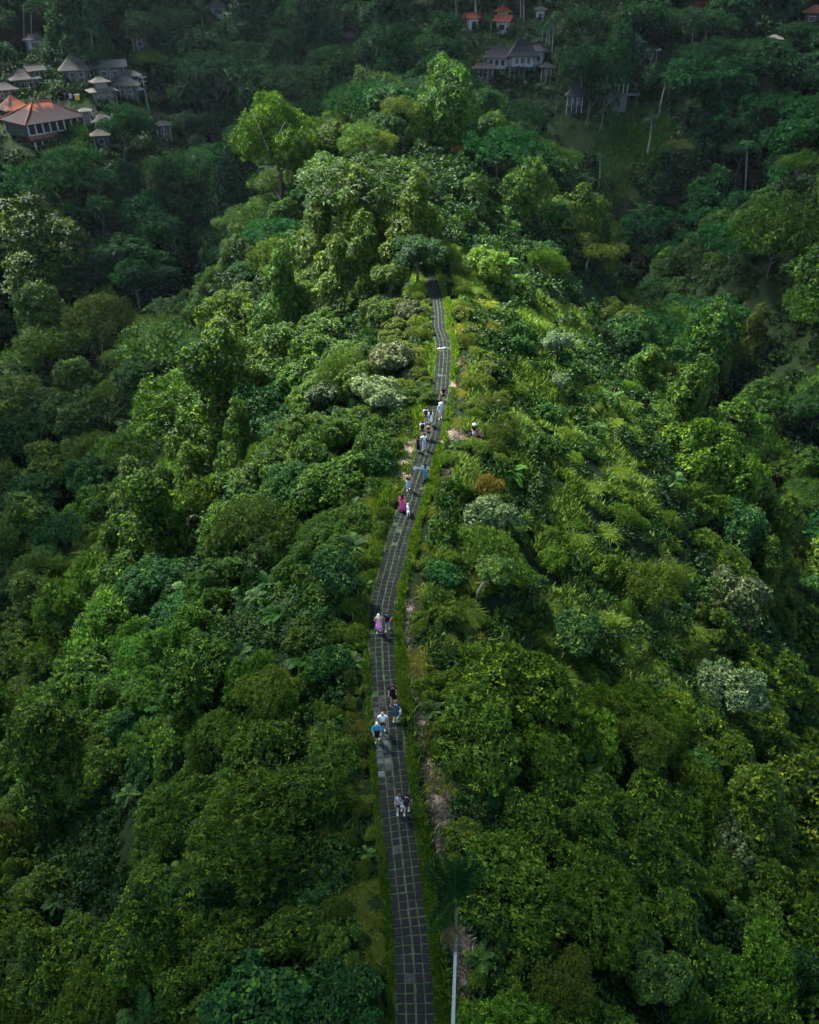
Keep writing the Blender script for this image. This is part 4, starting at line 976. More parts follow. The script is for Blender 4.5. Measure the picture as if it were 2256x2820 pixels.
def parasol(px, py, label, y0=180):
    Pt, s = march(px, py, 2.3, y0); t = thing('parasol', label, 'parasol', (Pt.x, Pt.y, Pt.z-2.3), 0)
    b = MB(); b.lathe([(1.7, 2.0), (1.68, 2.06), (.9, 2.5), (.05, 2.8)], 8); b.build('canopy', white, t)
    b = MB(); b.tube([(0, 0, -.2), (0, 0, 2.75)], .04, 6); b.build('pole', white, t); protect(px, py+4, 14, 7, FOC/s)
parasol(29, 249, 'white parasol in front of the thatched houses above the long hall'); parasol(383, 244, 'white parasol at the terrace end beside the patched thatch house')
# garden terrace with a white chair and a yellow box
Pt, s = march(205, 268, 1.0, 180)
t = thing('garden_chair', 'white garden chair on the terrace below the two-tiered house', 'chair', (Pt.x-1.2, Pt.y, tz(Pt.x-1.2, Pt.y)), .2)
b = MB(); b.box((0, 0, .45), (.9, .9, .1)); b.build('seat', white, t)
b = MB(); b.box((0, .42, 1.0), (.9, .1, 1.1)); b.build('backrest', white, t)
for x in (-.4, .4):
    for y in (-.4, .4):
        b = MB(); b.box((x, y, .2), (.08, .08, .42)); b.build('leg', white, t)
yel = mat('yellow paint', (.62, .36, .03), (.55, .31, .02), rough=.6)
t = thing('yellow_kiosk', 'yellow box kiosk beside the white garden chair', 'kiosk', (Pt.x+.9, Pt.y, tz(Pt.x+.9, Pt.y)), .2)
b = MB(); b.box((0, 0, .7), (1.3, 1.0, 1.5)); b.build('body', yel, t); b = MB(); b.box((0, 0, 1.5), (1.6, 1.3, .1)); b.build('roof', white, t)
protect(200, 264, 22, 12, FOC/s)
# utility pole
G, s = march(414, 330, 0.0, 170); t = thing('utility_pole', 'tall grey utility pole with transformer rising above the needle tree', 'utility pole', (G.x, G.y, G.z))
top = atY(414, 205, G.y).z - G.z
b = MB(); b.tube([(0, 0, -.5), (0, 0, top)], [.2, .13], 8); b.build('pole', palebark, t)
b = MB(); b.box((0, 0, top-.8), (2.2, .14, .16)); b.box((0, 0, top-1.9), (1.8, .14, .16)); b.build('crossarm', palebark, t)
b = MB(); b.lathe([(.35, top-4.2), (.38, top-4.1), (.38, top-2.9), (.3, top-2.8)], 10, c=(.35, -.1, 0)); b.build('transformer', greywall, t)
for x in (-1, -.5, .5, 1):
    b = MB(); b.lathe([(.07, top-.72), (.1, top-.6), (.05, top-.45)], 6, c=(x, 0, 0)); b.build('insulator', white, t)
protect(414, 270, 6, 62, FOC/s)

# ------------------------------------------------------------------ palms
def palm_crown(name, seed, n=20, length=4.2, leaf=1.0, width=.16, el=(-.1, 1.35), curve=(1.0, 1.9), pairs=24, tint=(.2, .7), m='palm', vee=.05):
    return fern_mesh(name, seed, LM[m], n, length, pairs, leaf, width, el, curve, 0.0, tint)
PALMC = [palm_crown('palm fronds', 500+i, n=18+2*i) for i in range(3)]
ARECA = palm_crown('areca fronds', 510, n=12, length=2.3, leaf=.62, width=.11, el=(.3, 1.2), curve=(.9, 1.5), pairs=22, tint=(.4, .8), m='fern')
def palm(base, crown_px, rpx, label, me=None, y0=140, col=(1, 1, 1), r=.16, bk=None, group=None, hide=False, hard=True):
    G, s0 = march(base[0], base[1], 0.0, y0); C_ = atY(crown_px[0], crown_px[1], G.y); s = FOC/project(*C_)[2]
    t = thing('palm_tree', label, 'palm', (G.x, G.y, G.z), 0, group)
    k = random.uniform(-.3, .3); v = C_ - G; bw = Vector((k, 0, 0))
    b = MB(); b.tube([v*q + bw*math.sin(q*math.pi)*1.0 for q in (-.05, .2, .4, .6, .8, 1)], [r*1.5, r*1.15, r, r*.95, r*.85, r*.8], 8); b.build('trunk', bk or palebark, t)
    c = link('crown', me or random.choice(PALMC), t, v); f = rpx/s/(4.2 if me is None else 2.3)*1.05; c.scale = (f, f, f); c.rotation_euler = (0, 0, random.uniform(0, 6)); colour(c, tuple(v_*(1.9 if me is None else 1.1) for v_ in col))
    PLANTS.append(dict(o=t, kind='palm', col='', r=rpx/s*.5, h=v.z, label=label, zt=C_.z))
    if hard:
        n_ = 5
        for i in range(n_):
            q = i/n_; x = base[0]+(crown_px[0]-base[0])*(1-q); y = base[1]+(crown_px[1]-base[1])*(1-q); protect(x, y, 4 if i else rpx*.6, abs(base[1]-crown_px[1])/n_*.5 if i else rpx*.5, FOC/s)
    return t
palm((258, 208), (252, 92), 26, 'tall palm with light crown standing in the thatched village')
palm((1814, 320), (1838, 215), 26, 'leaning coconut palm over the steep green lawn', r=.2)
palm((1782, 432), (1795, 330), 24, 'dark-crowned palm with pale stem below the green lawn', col=(.6, .6, .7), r=.2)
palm((1919, 380), (1936, 310), 26, 'palm with thin grey crown beyond the rust-red tree', r=.18)
palm((2051, 540), (2058, 396), 20, 'bare-stemmed palm with a tuft of creeper on the vine slope', r=.22, y0=110)
palm((1593, 560), (1600, 492), 40, 'low spreading coconut palm on the dark valley side', r=.2)
palm((1767, 655), (1768, 588), 38, 'dark coconut palm at the foot of the vine slope', r=.2)
palm((1648, 528), (1652, 430), 18, 'slim palm with a thin straight stem in the dark valley', r=.17)
palm((1394, 808), (1398, 722), 32, 'white-stemmed palm on the slope above the pale leaved shrubs', me=ARECA, y0=60, r=.11)
palm((1418, 815), (1420, 768), 26, 'shorter palm leaning on the white-stemmed palm', me=ARECA, y0=60, r=.10)
for i, (bx, by, cx_, cy2) in enumerate([(66, 86, 64, 4), (88, 98, 88, -18), (160, 165, 158, 140), (430, 95, 425, 20), (505, 130, 500, 70), (462, 90, 458, 25), (610, 125, 606, 70), (560, 100, 556, 45), (890, 95, 884, 30), (938, 130, 934, 78),
                                       (1255, 60, 1254, -6), (1307, 50, 1308, -10), (1312, 62, 1310, -4), (1436, 58, 1434, -8), (1443, 58, 1443, -20), (1350, 75, 1352, 48), (1519, 140, 1524, 60), (1512, 135, 1515, 66)]):
    palm((bx, by + 14), (cx_, cy2), 17, None, y0=200, r=.17, col=(.8, .9, .9), hard=False)
rs = random.Random(5)
for i in range(30):
    x = rs.uniform(1460, 2000); y = rs.uniform(40, 190) - (x-1460)*.05
    palm((x - rs.uniform(-8, 14), y + rs.uniform(45, 75)), (x, y), rs.uniform(15, 22), None, y0=190, r=.15, col=(.9, 1.0, .9), hard=False)
# the near areca: its crown seen from above, stem running out of the bottom of the picture
Pt = atY(1257, 2548, 11.6); Bt = atY(1246, 2835, 11.6)
G0 = Vector((Bt.x + (Bt.x-Pt.x)*.5, 11.6, tz(Bt.x, 11.6) - .2))
t = thing('areca_palm', 'nearest palm with pale slender stem and dark upright fronds beside the path', 'palm', G0)
v = Pt - G0
b = MB(); b.tube([v*q for q in (0, .3, .6, .85)], [.085, .075, .062, .05], 10); b.build('trunk', None or mat('pale ringed stem', (.24, .27, .26), (.42, .46, .45), rough=.8, scale=9, bump=.2, stretch=(1, 1, 6)), t)
b = MB(); b.tube([v*q for q in (.85, .9, .96, 1.0)], [.055, .062, .055, .03], 10); b.build('crownshaft', mat('dark crownshaft', (.03, .05, .02), (.16, .17, .13), rough=.5, scale=10), t)
gg = np.random.default_rng(77); V, T = [], []
fr = [(1.05, .95, 1.9, .35), (1.57, 1.2, 1.6, .4), (2.05, .95, 1.9, .35), (2.45, .9, 1.75, .55), (.7, .9, 1.7, .5), (1.3, 1.1, 1.7, .4), (3.9, .35, 1.5, 1.3)]
for az, el, ln, cu in fr:
    a_, b_ = frond_leaves(gg, np.array([0, 0, 0.0]), az, el, ln*1.0, cu, 30, .52, .06, tint=.15, vee=-.1); V.append(a_*.80); T.append(b_)
vc = atY(1254, 2478, 11.72) - G0
b = MB(); b.tube([v*.97, (v*.97+vc)*.5 + Vector((.015, 0, 0)), vc], [.05, .058, .04], 10); b.build('crownshaft', mat('green crownshaft', (.03, .05, .02), (.10, .13, .06), rough=.5, scale=10), t, True)
c = link('crown', npmesh('areca crown', np.concatenate(V), np.concatenate(T), LM['palm']), t, vc); colour(c, (.9, 1.2, .35))
V, T = [], []
for az, el, ln, cu in [(4.0, -.1, 1.1, .9), (4.7, -.5, 1.2, .6), (5.6, -.3, 1.1, .8), (3.4, -.2, 1.0, .9)]:
    a_, b_ = frond_leaves(gg, np.array([0, 0, 0.0]), az, el, ln, cu, 20, .22, .03, tint=.35, vee=.1); V.append(a_*.7); T.append(b_)
link('dead_frond', npmesh('dead fronds', np.concatenate(V), np.concatenate(T), leafmat('dead frond', (.035, .026, .014), (.075, .058, .03), (.15, .12, .07), trans=.05, objcol=False, spec=.1)), t, v*.985)
for i in range(14):
    q = i/13; a = project(*(G0 + v*q)); protect(a[0], a[1], 8, 14, a[2]+.5)
protect(1252, 2420, 80, 100, 30)
PLANTS.append(dict(o=t, kind='palm', col='', r=.6, h=v.z, label='areca', zt=Pt.z))

# ------------------------------------------------------------------ trees and shrubs that stand out
def lm(key, px, py, rpx, hgt, name, cat, label, col=(1, 1, 1), base=None, sq=1.0, tb=None, y0=9, tr=.2, limbs=5, prot=.75, rz=None, Y=None):
    prot *= .62
    if base:
        G, _ = march(base[0], base[1], 0, y0)
        if Y: G = atY(base[0], base[1], Y); G.z = tz(G.x, G.y)
        Pt = atY(px, py, G.y); gx, gy, gz = G
        s = FOC/project(*Pt)[2]
    else:
        Pt, s = march(px, py, hgt, y0); gx, gy = Pt.x, Pt.y; gz = tz(gx, gy)
    me, Rr, Hh = PROTO[key]; sc = rpx/s/Rr*1.05; Hc = Hh*sc*sq
    lift = Pt.z - gz - Hc*.5
    rz = random.uniform(0, 6.28) if rz is None else rz
    if lift < .4 and not base:
        o = link(name, me); o.location = (gx, gy, gz + lift); o.scale = (sc, sc, sc*sq); o.rotation_euler = (0, 0, rz); colour(o, col)
        if lift < -Hc*.3: o.location.z = gz - Hc*.25
    else:
        o = thing(name, None, None, (gx, gy, gz - .2))
        c = link('crown', me, o, (Pt.x-gx, 0, lift+.2)); c.scale = (sc, sc, sc*sq); c.rotation_euler = (0, 0, rz); colour(c, col)
        link('trunk', trunk_mesh('trunk', lift + Hc*.55, tr, limbs, int(px), tb or bark, lean=(Pt.x-gx)/max(1, lift+Hc*.55), spread=rpx/s*.6), o)
    tag(o, label, cat)
    PLANTS.append(dict(o=o, kind=name.replace('_', ' '), col='', r=rpx/s, h=max(lift, 0)+Hc, label=label, zt=Pt.z, lm=True))
    protect(px, py, rpx*prot, rpx*sq*prot*.9, FOC/s)
    return o, Pt, s
# the tall olive-green tree with bleached limbs
o, Pt, s = lm('feathertall0', 760, 392, 126, 0, 'tall_tree', 'tree', 'tallest yellow-olive tree with bleached bare limbs on the ridge', (1.0, 1.3, .85), base=(777, 552), tb=bark, tr=.5, limbs=7, y0=60, sq=1.3, Y=150)
def limbs(o, Y, polys, zoom=2.464, ox=560, oy=180, r=.16, m=None):
    for pl in polys:
        b = MB(); pts = [atY(ox + x/zoom, oy + y/zoom, Y) - o.location for x, y in pl]
        b.tube(pts, [r*(1 - .55*i/(len(pts)-1)) for i in range(len(pts))], 6); b.build('limb', m or palebark, o)
limbs(o, Pt.y - 4.6, [[(445, 575), (420, 525), (395, 455), (350, 360), (318, 290)], [(512, 478), (530, 430), (556, 385)], [(533, 530), (570, 500), (620, 497), (660, 510), (700, 522)], [(526, 665), (526, 590)],
                    [(515, 737), (478, 705), (440, 686), (405, 686), (376, 692)], [(470, 652), (440, 628)], [(390, 812), (345, 785)], [(522, 910), (508, 875), (485, 850)]], r=.14)
o, Pt, s = lm('feather0', 958, 290, 48, 0, 'olive_tree', 'tree', 'olive-crowned tree with one white zigzag limb beyond the tallest tree', (1.35, 1.1, .75), base=(950, 420), tr=.25, y0=80, Y=165)
limbs(o, Pt.y - 3, [[(850, 530), (885, 500), (915, 478), (945, 440), (952, 410), (962, 380)], [(945, 435), (975, 434)]], r=.17)
lm('feather1', 1062, 385, 42, 5, 'yellow_tree', 'tree', 'bright yellow-olive bushy tree on the ridge beyond the layered dark tree', (1.6, 1.25, .8), y0=80)
lm('feather1', 1100, 300, 60, 6, 'olive_tree', 'tree', 'grey-olive bushy tree on the far end of the ridge', (1.1, 1.0, 1.0), y0=100)
o, Pt, s = lm('umbrella0', 578, 190, 112, 0, 'umbrella_tree', 'tree', 'flat-topped tree with bare fanned limbs in the dark ravine', (.9, .95, 1.2), base=(590, 345), sq=.9, tb=midbark, tr=.35, limbs=3, y0=160)
limbs(o, Pt.y-1.5, [[(75, 340), (60, 260), (30, 220), (0, 200)], [(78, 300), (110, 200), (140, 150)], [(76, 280), (75, 180), (80, 80)], [(90, 330), (140, 230), (190, 160)], [(70, 320), (40, 240), (10, 160), (-20, 120)], [(85, 240), (105, 130), (112, 80)]], r=.16, m=midbark)
lm('pine0', 352, 352, 70, 0, 'needle_tree', 'tree', 'dark needle-leaved tree in front of the thatched village', (.9, 1.15, 1.3), base=(350, 500), tr=.3, y0=130, sq=.75)
lm('airy0', 415, 165, 40, 0, 'bare_topped_tree', 'tree', 'pale feathery tree with bare upper twigs behind the flat-topped tree', (1.3, 1.5, 1.4), base=(425, 215), tr=.2, y0=200)
lm('drape0', 120, 690, 140, 11, 'vine_covered_tree', 'tree', 'huge round dark tree smothered in creeper above the side valley', (.95, .95, .9), y0=60, sq=.85)
lm('feather0', 292, 880, 112, 0, 'olive_tree', 'tree', 'dull brown-olive tree with thin pale stem in the side valley', (.95, .9, .8), base=(292, 1020), tb=palebark, tr=.16, y0=50)
lm('tree0', 215, 1150, 115, 5, 'broadleaf_tree', 'tree', 'glossy broad-leaved tree in front of the dull brown-olive tree', (1.5, 1.15, .9), y0=40)
lm('pale0', 1028, 1085, 82, 3.0, 'pale_shrub', 'shrub', 'whitish round flowering shrub close to the path', (1.3, 1.25, 1.1), y0=30)
lm('pale1', 1085, 975, 62, 2.6, 'pale_shrub', 'shrub', 'tan leaved shrub just beyond the whitish round shrub', (1.0, .85, .65), y0=30)
lm('pale1', 1352, 1415, 76, 2.2, 'pale_shrub', 'shrub', 'pale downy leaved shrub across the path from the pink dress', (.9, 1.0, .75), y0=20)
lm('shrub0', 1342, 1338, 48, 1.6, 'russet_shrub', 'shrub', 'russet leaved shrub behind the pale downy shrub', (1.9, .85, 1.1), y0=20)
lm('leafy0', 1365, 1568, 52, 0, 'yellow_leaved_tree', 'tree', 'yellow leaved young tree with leaning bare stem', (3.6, 2.3, 1.6), base=(1308, 1655), tb=palebark, tr=.09, y0=15, limbs=4)
lm('leafy1', 1605, 1735, 74, 3.0, 'broadleaf_tree', 'tree', 'light green large-leaved tree standing on the shaded slope', (1.9, 1.45, 1.3), y0=15)
lm('feather1', 1795, 1600, 100, 3.2, 'olive_tree', 'tree', 'brownish olive tree above the light green large-leaved tree', (1.3, 1.15, .9), y0=15)
lm('pale0', 2010, 1880, 96, 3.0, 'pale_tree', 'tree', 'grey-white leaved tree low on the shaded slope', (.75, .85, .7), y0=15)
lm('feather0', 1770, 2045, 92, 3.0, 'feathery_tree', 'tree', 'rounded grey-olive tree near the grey-white leaved tree', (1.2, 1.05, 1.0), y0=12)
lm('tree1', 2000, 1440, 105, 4.5, 'broadleaf_tree', 'tree', 'big dark domed tree beyond the brownish olive tree', (.9, .95, .8), y0=20)
lm('pale0', 1540, 940, 46, 3.0, 'silver_tree', 'tree', 'silver-white leaved tree on the far side of the shrubby flank', (.85, 1.0, 1.0), y0=50)
lm('pale1', 1545, 1042, 26, 2.0, 'silver_shrub', 'shrub', 'small silver-white shrub below the silver-white tree', (.85, 1.0, .95), y0=50)
lm('airy1', 1630, 685, 74, 0, 'airy_tree', 'tree', 'thin olive tree with pale stem at the head of the valley meadow', (1.2, .95, .9), base=(1612, 752), tb=palebark, tr=.2, y0=90)
lm('tower0', 2075, 925, 42, 5, 'pointed_tree', 'tree', 'narrow pointed brownish tree among the green valley crowns', (1.1, .85, .9), y0=60, sq=1.2)
lm('umbrella1', 1860, 402, 42, 5, 'flame_tree', 'tree', 'rust-red topped tree below the steep green lawn', (3.4, 1.1, .9), y0=130, sq=.8)
lm('feather1', 1262, 408, 20, 3, 'flame_tree', 'tree', 'small orange blossoming tree on the ridge shoulder', (9, 1.1, .8), y0=110, sq=.7)
lm('airy0', 1000, 510, 170, 0, 'layered_tree', 'tree', 'wide dark layered tree across the ridge top', (.45, .6, .55), base=(1010, 640), tr=.35, y0=60, sq=.6, limbs=8)
for (px, py, rp, hg, nm, lab, cl) in [(985, 610, 82, 4.5, 'tower', 'highest vine-draped tower beside the layered dark tree', (1.15, 1.05, .8)), (880, 640, 72, 4, 'tower', 'vine tower with tangled stems under the tallest tree', (1, 1, 1)),
                                     (830, 780, 84, 4, 'blanket', 'broad vine mound halfway down from the vine towers', (1.05, 1, .9)), (945, 790, 76, 4, 'tower', 'vine tower nearest the dark head of the path', (1.0, 1.0, .9)),
                                     (1030, 860, 62, 3, 'vine', 'rounded creeper mound at the bend of the path head', (.9, .95, .9)), (1075, 760, 52, 3.5, 'vine', 'leafy mound leaning over the head of the path', (1.0, 1.0, .9))]:
    lm(nm + '1', px, py, rp, hg, 'vine_covered_tree' if nm == 'tower' else 'vine_covered_shrub', 'tree' if nm == 'tower' else 'shrub', lab, cl, y0=50)
lm('tree1', 1150, 690, 78, 4.5, 'broadleaf_tree', 'tree', 'dark spreading tree that closes over the head of the path', (.75, .8, .8), y0=70, sq=.8)
lm('shrub1', 1225, 690, 40, 2, 'shrub', 'shrub', 'yellow-green bush facing the dark spreading tree across the path', (1.2, 1.05, 1), y0=70)
lm('feather0', 735, 1900, 88, 2.6, 'olive_shrub', 'shrub', 'cream-flecked olive shrub above the grassy path edge', (1.9, 1.6, 1.5), y0=12)
lm('leafy1', 935, 1560, 76, 2.6, 'broadleaf_shrub', 'shrub', 'dark glossy broad-leaved shrub beside the bend in the path', (.9, 1.0, .9), y0=15)
lm('feather1', 700, 1450, 118, 4.2, 'feathery_tree', 'tree', 'tall grey-green feathery thicket above the bright ferns', (.85, .9, 1.1), y0=20)
lm('shrub2', 1330, 2010, 150, 2.0, 'shrub', 'shrub', 'largest bushy shrub on the flank beside the walking couples', (.9, .95, .9), y0=10, sq=.9)
lm('feather1', 1560, 2690, 88, 2.2, 'brown_shrub', 'shrub', 'brownish shrub at the bottom beside yellow-green leaves', (1.3, 1.0, .9), y0=8)
lm('leafy0', 1790, 2650, 90, 2.2, 'broadleaf_shrub', 'shrub', 'yellow-green broad-leaved shrub at the bottom beside the brownish one', (2.2, 1.45, 1.0), y0=8)
lm('feather0', 60, 2260, 100, 3.0, 'olive_shrub', 'shrub', 'brownish olive shrub at the picture edge above dark ferns', (1.1, .8, .9), y0=9)
for i, (x, y, r_) in enumerate([(700, 1640, 36), (560, 1800, 34), (655, 1800, 40), (350, 2180, 36), (470, 2240, 34), (590, 1690, 28), (640, 1335, 26), (350, 1165, 34), (830, 1135, 30), (560, 770, 26), (600, 795, 24), (475, 2085, 30), (1690, 1085, 34), (1615, 935, 28), (1860, 1320, 34), (1640, 1170, 32), (150, 2480, 34)]):
    lm('fern%d' % (i % 3), x, y, r_, 2.0, 'fern', 'fern', None, (.75, .8, .9), y0=9, prot=.5)
# bare forked stems on the dark hillside
for (x1, y1, x2, y2, lab) in [(1655, 360, 1666, 296, 'bare white forked trunk below the pillared terrace'), (1615, 350, 1625, 300, 'slim pale double trunk beside the stilt hut'), (1530, 330, 1532, 302, 'short pale trunk below the lookout')]:
    G, s = march(x1, y1, 0, 170); t = thing('dead_tree', lab, 'tree trunk', G); v = atY(x2, y2 - 25, G.y) - G
    b = MB(); b.tube([(-.5, 0, -.3), v*.25, v*.6, v], [.2, .15, .12, .07], 7); b.tube([(.6, 0, -.3), v*.25], [.13, .11], 6); b.tube([v*.6, v*.8 + Vector((1.2, 0, .6)), v + Vector((2.2, 0, .8))], [.09, .06, .04], 6); b.build('trunk', midbark, t)
    protect((x1+x2)/2, (y1+y2)/2, 6, abs(y2-y1)/2, FOC/s)

# ------------------------------------------------------------------ the path stays in view: no crown may stand in front of it
for y in np.arange(9, PATH_END - 16, 1.2):
    c = float(cx(y)); a = project(c, y, 0.3); PROT.append((a[0] - 1.15*FOC/a[2], a[1]-4, a[0] + 1.15*FOC/a[2], a[1]+4, a[2]))

BARE_PX = []
for x, y, r in BARE:
    a = project(x, y, .2); q = r*FOC/a[2]*.55; BARE_PX.append((a[0]-q, a[1]-q*.6, a[0]+q, a[1]+q*.6, a[2]))
PROT += BARE_PX
LAWN_PX = []
for p, r in LAWN:
    a = project(p.x, p.y, p.z); q = r*FOC/a[2]*.8; PROT.append((a[0]-q, a[1]-q*.45, a[0]+q, a[1]+q*.5, a[2]))

# ------------------------------------------------------------------ the mass of single plants, spaced over the slopes
g = np.random.default_rng(11)
def spacing(r):
    return np.interp(r, [10, 40, 60, 90, 130, 180, 260, 330, 420], [2.5, 2.9, 3.6, 4.6, 6.0, 7.6, 9.0, 10.5, 13])
cand = []
lr = g.uniform(math.log(9), math.log(430), 60000); rr = np.exp(lr) ; rr = np.where(g.uniform(size=60000) < .5, rr, np.sqrt(g.uniform(9**2, 430**2, 60000)))
th = g.uniform(-1, 1, 60000)*np.interp(rr, [10, 25, 50, 90], [R(72), R(60), R(48), R(40)]); CXs, CYs = rr*np.sin(th), rr*np.cos(th)
keep = (CYs > 7) & ((np.abs(CXs - cx(CYs)) > 2.9) | (CYs > PATH_END + 3))
CXs, CYs, rr = CXs[keep], CYs[keep], rr[keep]
CZ = terrain(CXs, CYs); px, py, dep = project(CXs, CYs, CZ + 2)
keep = (px > -150) & (px < IW+150) & (py > -170) & (py < IH + 260) & (dep > 5)
CXs, CYs, CZ, rr, px, py = (v[keep] for v in (CXs, CYs, CZ, rr, px, py))
sp_ = spacing(rr)*np.exp(g.normal(0, .33, len(rr))).clip(.55, 2.1)
chosen = [(p['o'].location.x, p['o'].location.y, p['r']*.95) for p in PLANTS]
n_fix = len(chosen)
arr = np.array(chosen) if chosen else np.zeros((0, 3)); picked = []
bufx = np.zeros(6000); bufy = np.zeros(6000); bufs = np.zeros(6000); nb = 0
for x, y, r in chosen: bufx[nb], bufy[nb], bufs[nb] = x, y, r*1.3; nb += 1
for i in range(len(CXs)):
    d2 = (bufx[:nb]-CXs[i])**2 + (bufy[:nb]-CYs[i])**2
    lim = np.maximum(sp_[i], bufs[:nb]) if nb else 0
    if nb and (d2 < (np.where(np.arange(nb) < n_fix, bufs[:nb]*.38 + sp_[i]*.32, lim*.95))**2).any(): continue
    bufx[nb], bufy[nb], bufs[nb] = CXs[i], CYs[i], sp_[i]; nb += 1; picked.append(i)
    if nb >= 5990: break

def hides(x, y, z, ys=np.linspace(0, 1, 40)):
    """is the point behind a rise of the ground as seen from the drone?"""
    t = np.linspace(.25, .985, 60); X, Y, Z = x*t, y*t, CAMH + (z-CAMH)*t
    return bool((terrain(X, Y, False) > Z + .5).any())

FAR_STUFF = []
n_single = 0
hue = lambda x, y, s_: float(vnoise(np.array([x/14.]), np.array([y/14.]), s_)[0])
for i in picked:
    x, y, z, r, s_ = CXs[i], CYs[i], CZ[i], rr[i], sp_[i]
    d = x - float(cx(y)); ad = abs(d) if y < PATH_END + 2 else max(10, abs(d)); u = g.uniform(); rz = g.uniform(0, 6.28)
    h1, h2 = hue(x, y, 21), hue(x, y, 22)
    lawnhit = any((x-p.x)**2 + (y-p.y)**2 < (q*1.15)**2 for p, q in LAWN)
    if lawnhit: continue
    v = g.uniform(.85, 1.18); col = np.array([v*(.68+.36*h1), v*(.92+.16*h2), v*(.6+.35*h2)])
    tr = None; lift = 0.0; sz = 1.0
    right = d > 0
    near_top = ad < 17 and y < 118
    if r < 128 and not (ad > 62):
        if right and ad < 24 + 10*h2 and y > 34:      # open shrubby flank
            if u < .44: key, nm, kw = 'tussock%d' % g.integers(3), 'grass_tussock', 'tall grass tussock'; sc = s_/1.2*.62*g.uniform(.9, 1.3)
            elif u < .70: key, nm, kw = 'shrub%d' % g.integers(3), 'shrub', 'airy shrub'; sc = min(.85, s_/1.9*.42*g.uniform(.7, 1.15))
            elif u < .80: key, nm, kw = 'vine%d' % g.integers(4), 'vine_covered_shrub', 'vine-covered mound'; sc = s_/2.6*.5; col *= (1.3, 1.1, 1.0)
            elif u < .86: key, nm, kw = 'feather%d' % g.integers(2), 'feathery_shrub', 'feathery shrub'; sc = s_/3*.66
            elif u < .92: key, nm, kw = 'fern%d' % g.integers(3), 'fern', 'fern clump'; sc = s_/1.4*.5*g.uniform(.8, 1.2)
            else: key, nm, kw = 'leafy%d' % g.integers(2), 'broadleaf_shrub', 'broad-leaved shrub'; sc = s_/2.6*.6
            sc *= .82 if ad > 6 else .6
        else:
            f = .74 if ad > 5 else .45
            if u < .20: key, nm, kw = 'vine%d' % g.integers(4), 'vine_covered_shrub', 'vine-covered mound'; sc = s_/2.6*f*g.uniform(.85, 1.2)
            elif u < .42: key, nm, kw = 'blanket%d' % g.integers(3), 'vine_blanket', 'sprawling vine blanket'; sc = s_/4.6*f*g.uniform(1.0, 1.35)
            elif u < .60 and ad > 7: key, nm, kw = 'tower%d' % g.integers(3), 'vine_covered_tree', 'vine-draped tower of leaves'; sc = s_/2.3*f*g.uniform(.8, 1.3)
            elif u < .68: key, nm, kw = 'leafy%d' % g.integers(2), 'broadleaf_shrub', 'broad-leaved shrub'; sc = s_/2.6*f*g.uniform(.85, 1.15)
            elif u < .80: key, nm, kw = 'shrub%d' % g.integers(3), 'shrub', 'airy shrub'; sc = s_/1.9*f*g.uniform(.85, 1.2); col *= (.8, .9, .85)
            elif u < .90: key, nm, kw = 'feather%d' % g.integers(2), 'feathery_shrub', 'feathery shrub'; sc = s_/3*f*1.1
            elif u < .985: key, nm, kw = 'fern%d' % g.integers(3), 'fern', 'fern clump'; sc = s_/1.4*f*.75*g.uniform(.7, 1.2)
            else: key, nm, kw = 'pale%d' % g.integers(2), 'pale_shrub', 'pale shrub'; sc = s_/2.8*f; col *= .5
            if ad < 5 and sc*PROTO[key][1] > 1.6: sc = 1.6/PROTO[key][1]
            if right and ad < 18 and ('tower' in key or 'leafy' in key): key, nm, kw = 'shrub%d' % g.integers(3), 'shrub', 'airy shrub'; sc = min(1.5, s_/1.9*f)
            if right: col *= (1.12, 1.06, .9) if ad < 18 else (1.0, .95, .9)  # sunlit crest put into the colour: brighter by the path, darker down the slope
        cat = 'fern' if nm == 'fern' else 'grass' if 'tuss' in nm else ('tree' if 'tree' in nm else 'shrub')
    elif r < 205:
        cat = 'tree'
        if u < .30: key, nm, kw = 'drape%d' % g.integers(3), 'vine_covered_tree', 'vine-draped tree'; sc = s_/5*.62*g.uniform(.8, 1.15)
        elif u < .56: key, nm, kw = 'tree%d' % g.integers(3), 'broadleaf_tree', 'round-crowned tree'; sc = s_/5*.7*g.uniform(.8, 1.15); tr, lift = TR['mid'], 2.5
        elif u < .70: key, nm, kw = 'airy%d' % g.integers(2), 'layered_tree', 'airy layered tree'; sc = s_/5*.75; tr, lift = TR['mid'], 3.5
        elif u < .82: key, nm, kw = 'umbrella%d' % g.integers(2), 'umbrella_tree', 'flat-topped tree'; sc = s_/6*.85; tr, lift = TR['mid'], 5.0
        else: key, nm, kw = 'vine%d' % g.integers(4), 'vine_covered_shrub', 'vine-covered mound'; sc = s_/2.6*.55
        col *= (.9, .98, 1.05) if x < 40 else (.75, .9, .95)  # darker bluish tint stands for shade in the valleys
    else:
        cat = 'tree'
        if u < .52: key, nm, kw = 'far%d' % g.integers(4), 'forest_tree', 'dark forest tree'; sc = s_/6*.66*g.uniform(.75, 1.25); tr, lift = TR['tall'] if u < .4 else TR['pale'], 4.5*g.uniform(.6, 1.3)
        elif u < .80: key, nm, kw = 'fardrape%d' % g.integers(2), 'vine_covered_tree', 'vine-draped forest tree'; sc = s_/5.6*.6*g.uniform(.8, 1.15)
        else: key, nm, kw = 'umbrella%d' % g.integers(2), 'umbrella_tree', 'flat-topped tree'; sc = s_/6*.8; tr, lift = TR['tall'], 7.0
        col *= (.85, .95, 1.15)  # dark bluish tint stands for shade on the far slopes
    if right and ad < 26 and 28 < y < 118: col = col*1.22  # sunlit brightness of the ridge flank put into the plant colour
    sc *= 1.28
    if 'tussock' in key: sc = min(sc, 1.25)
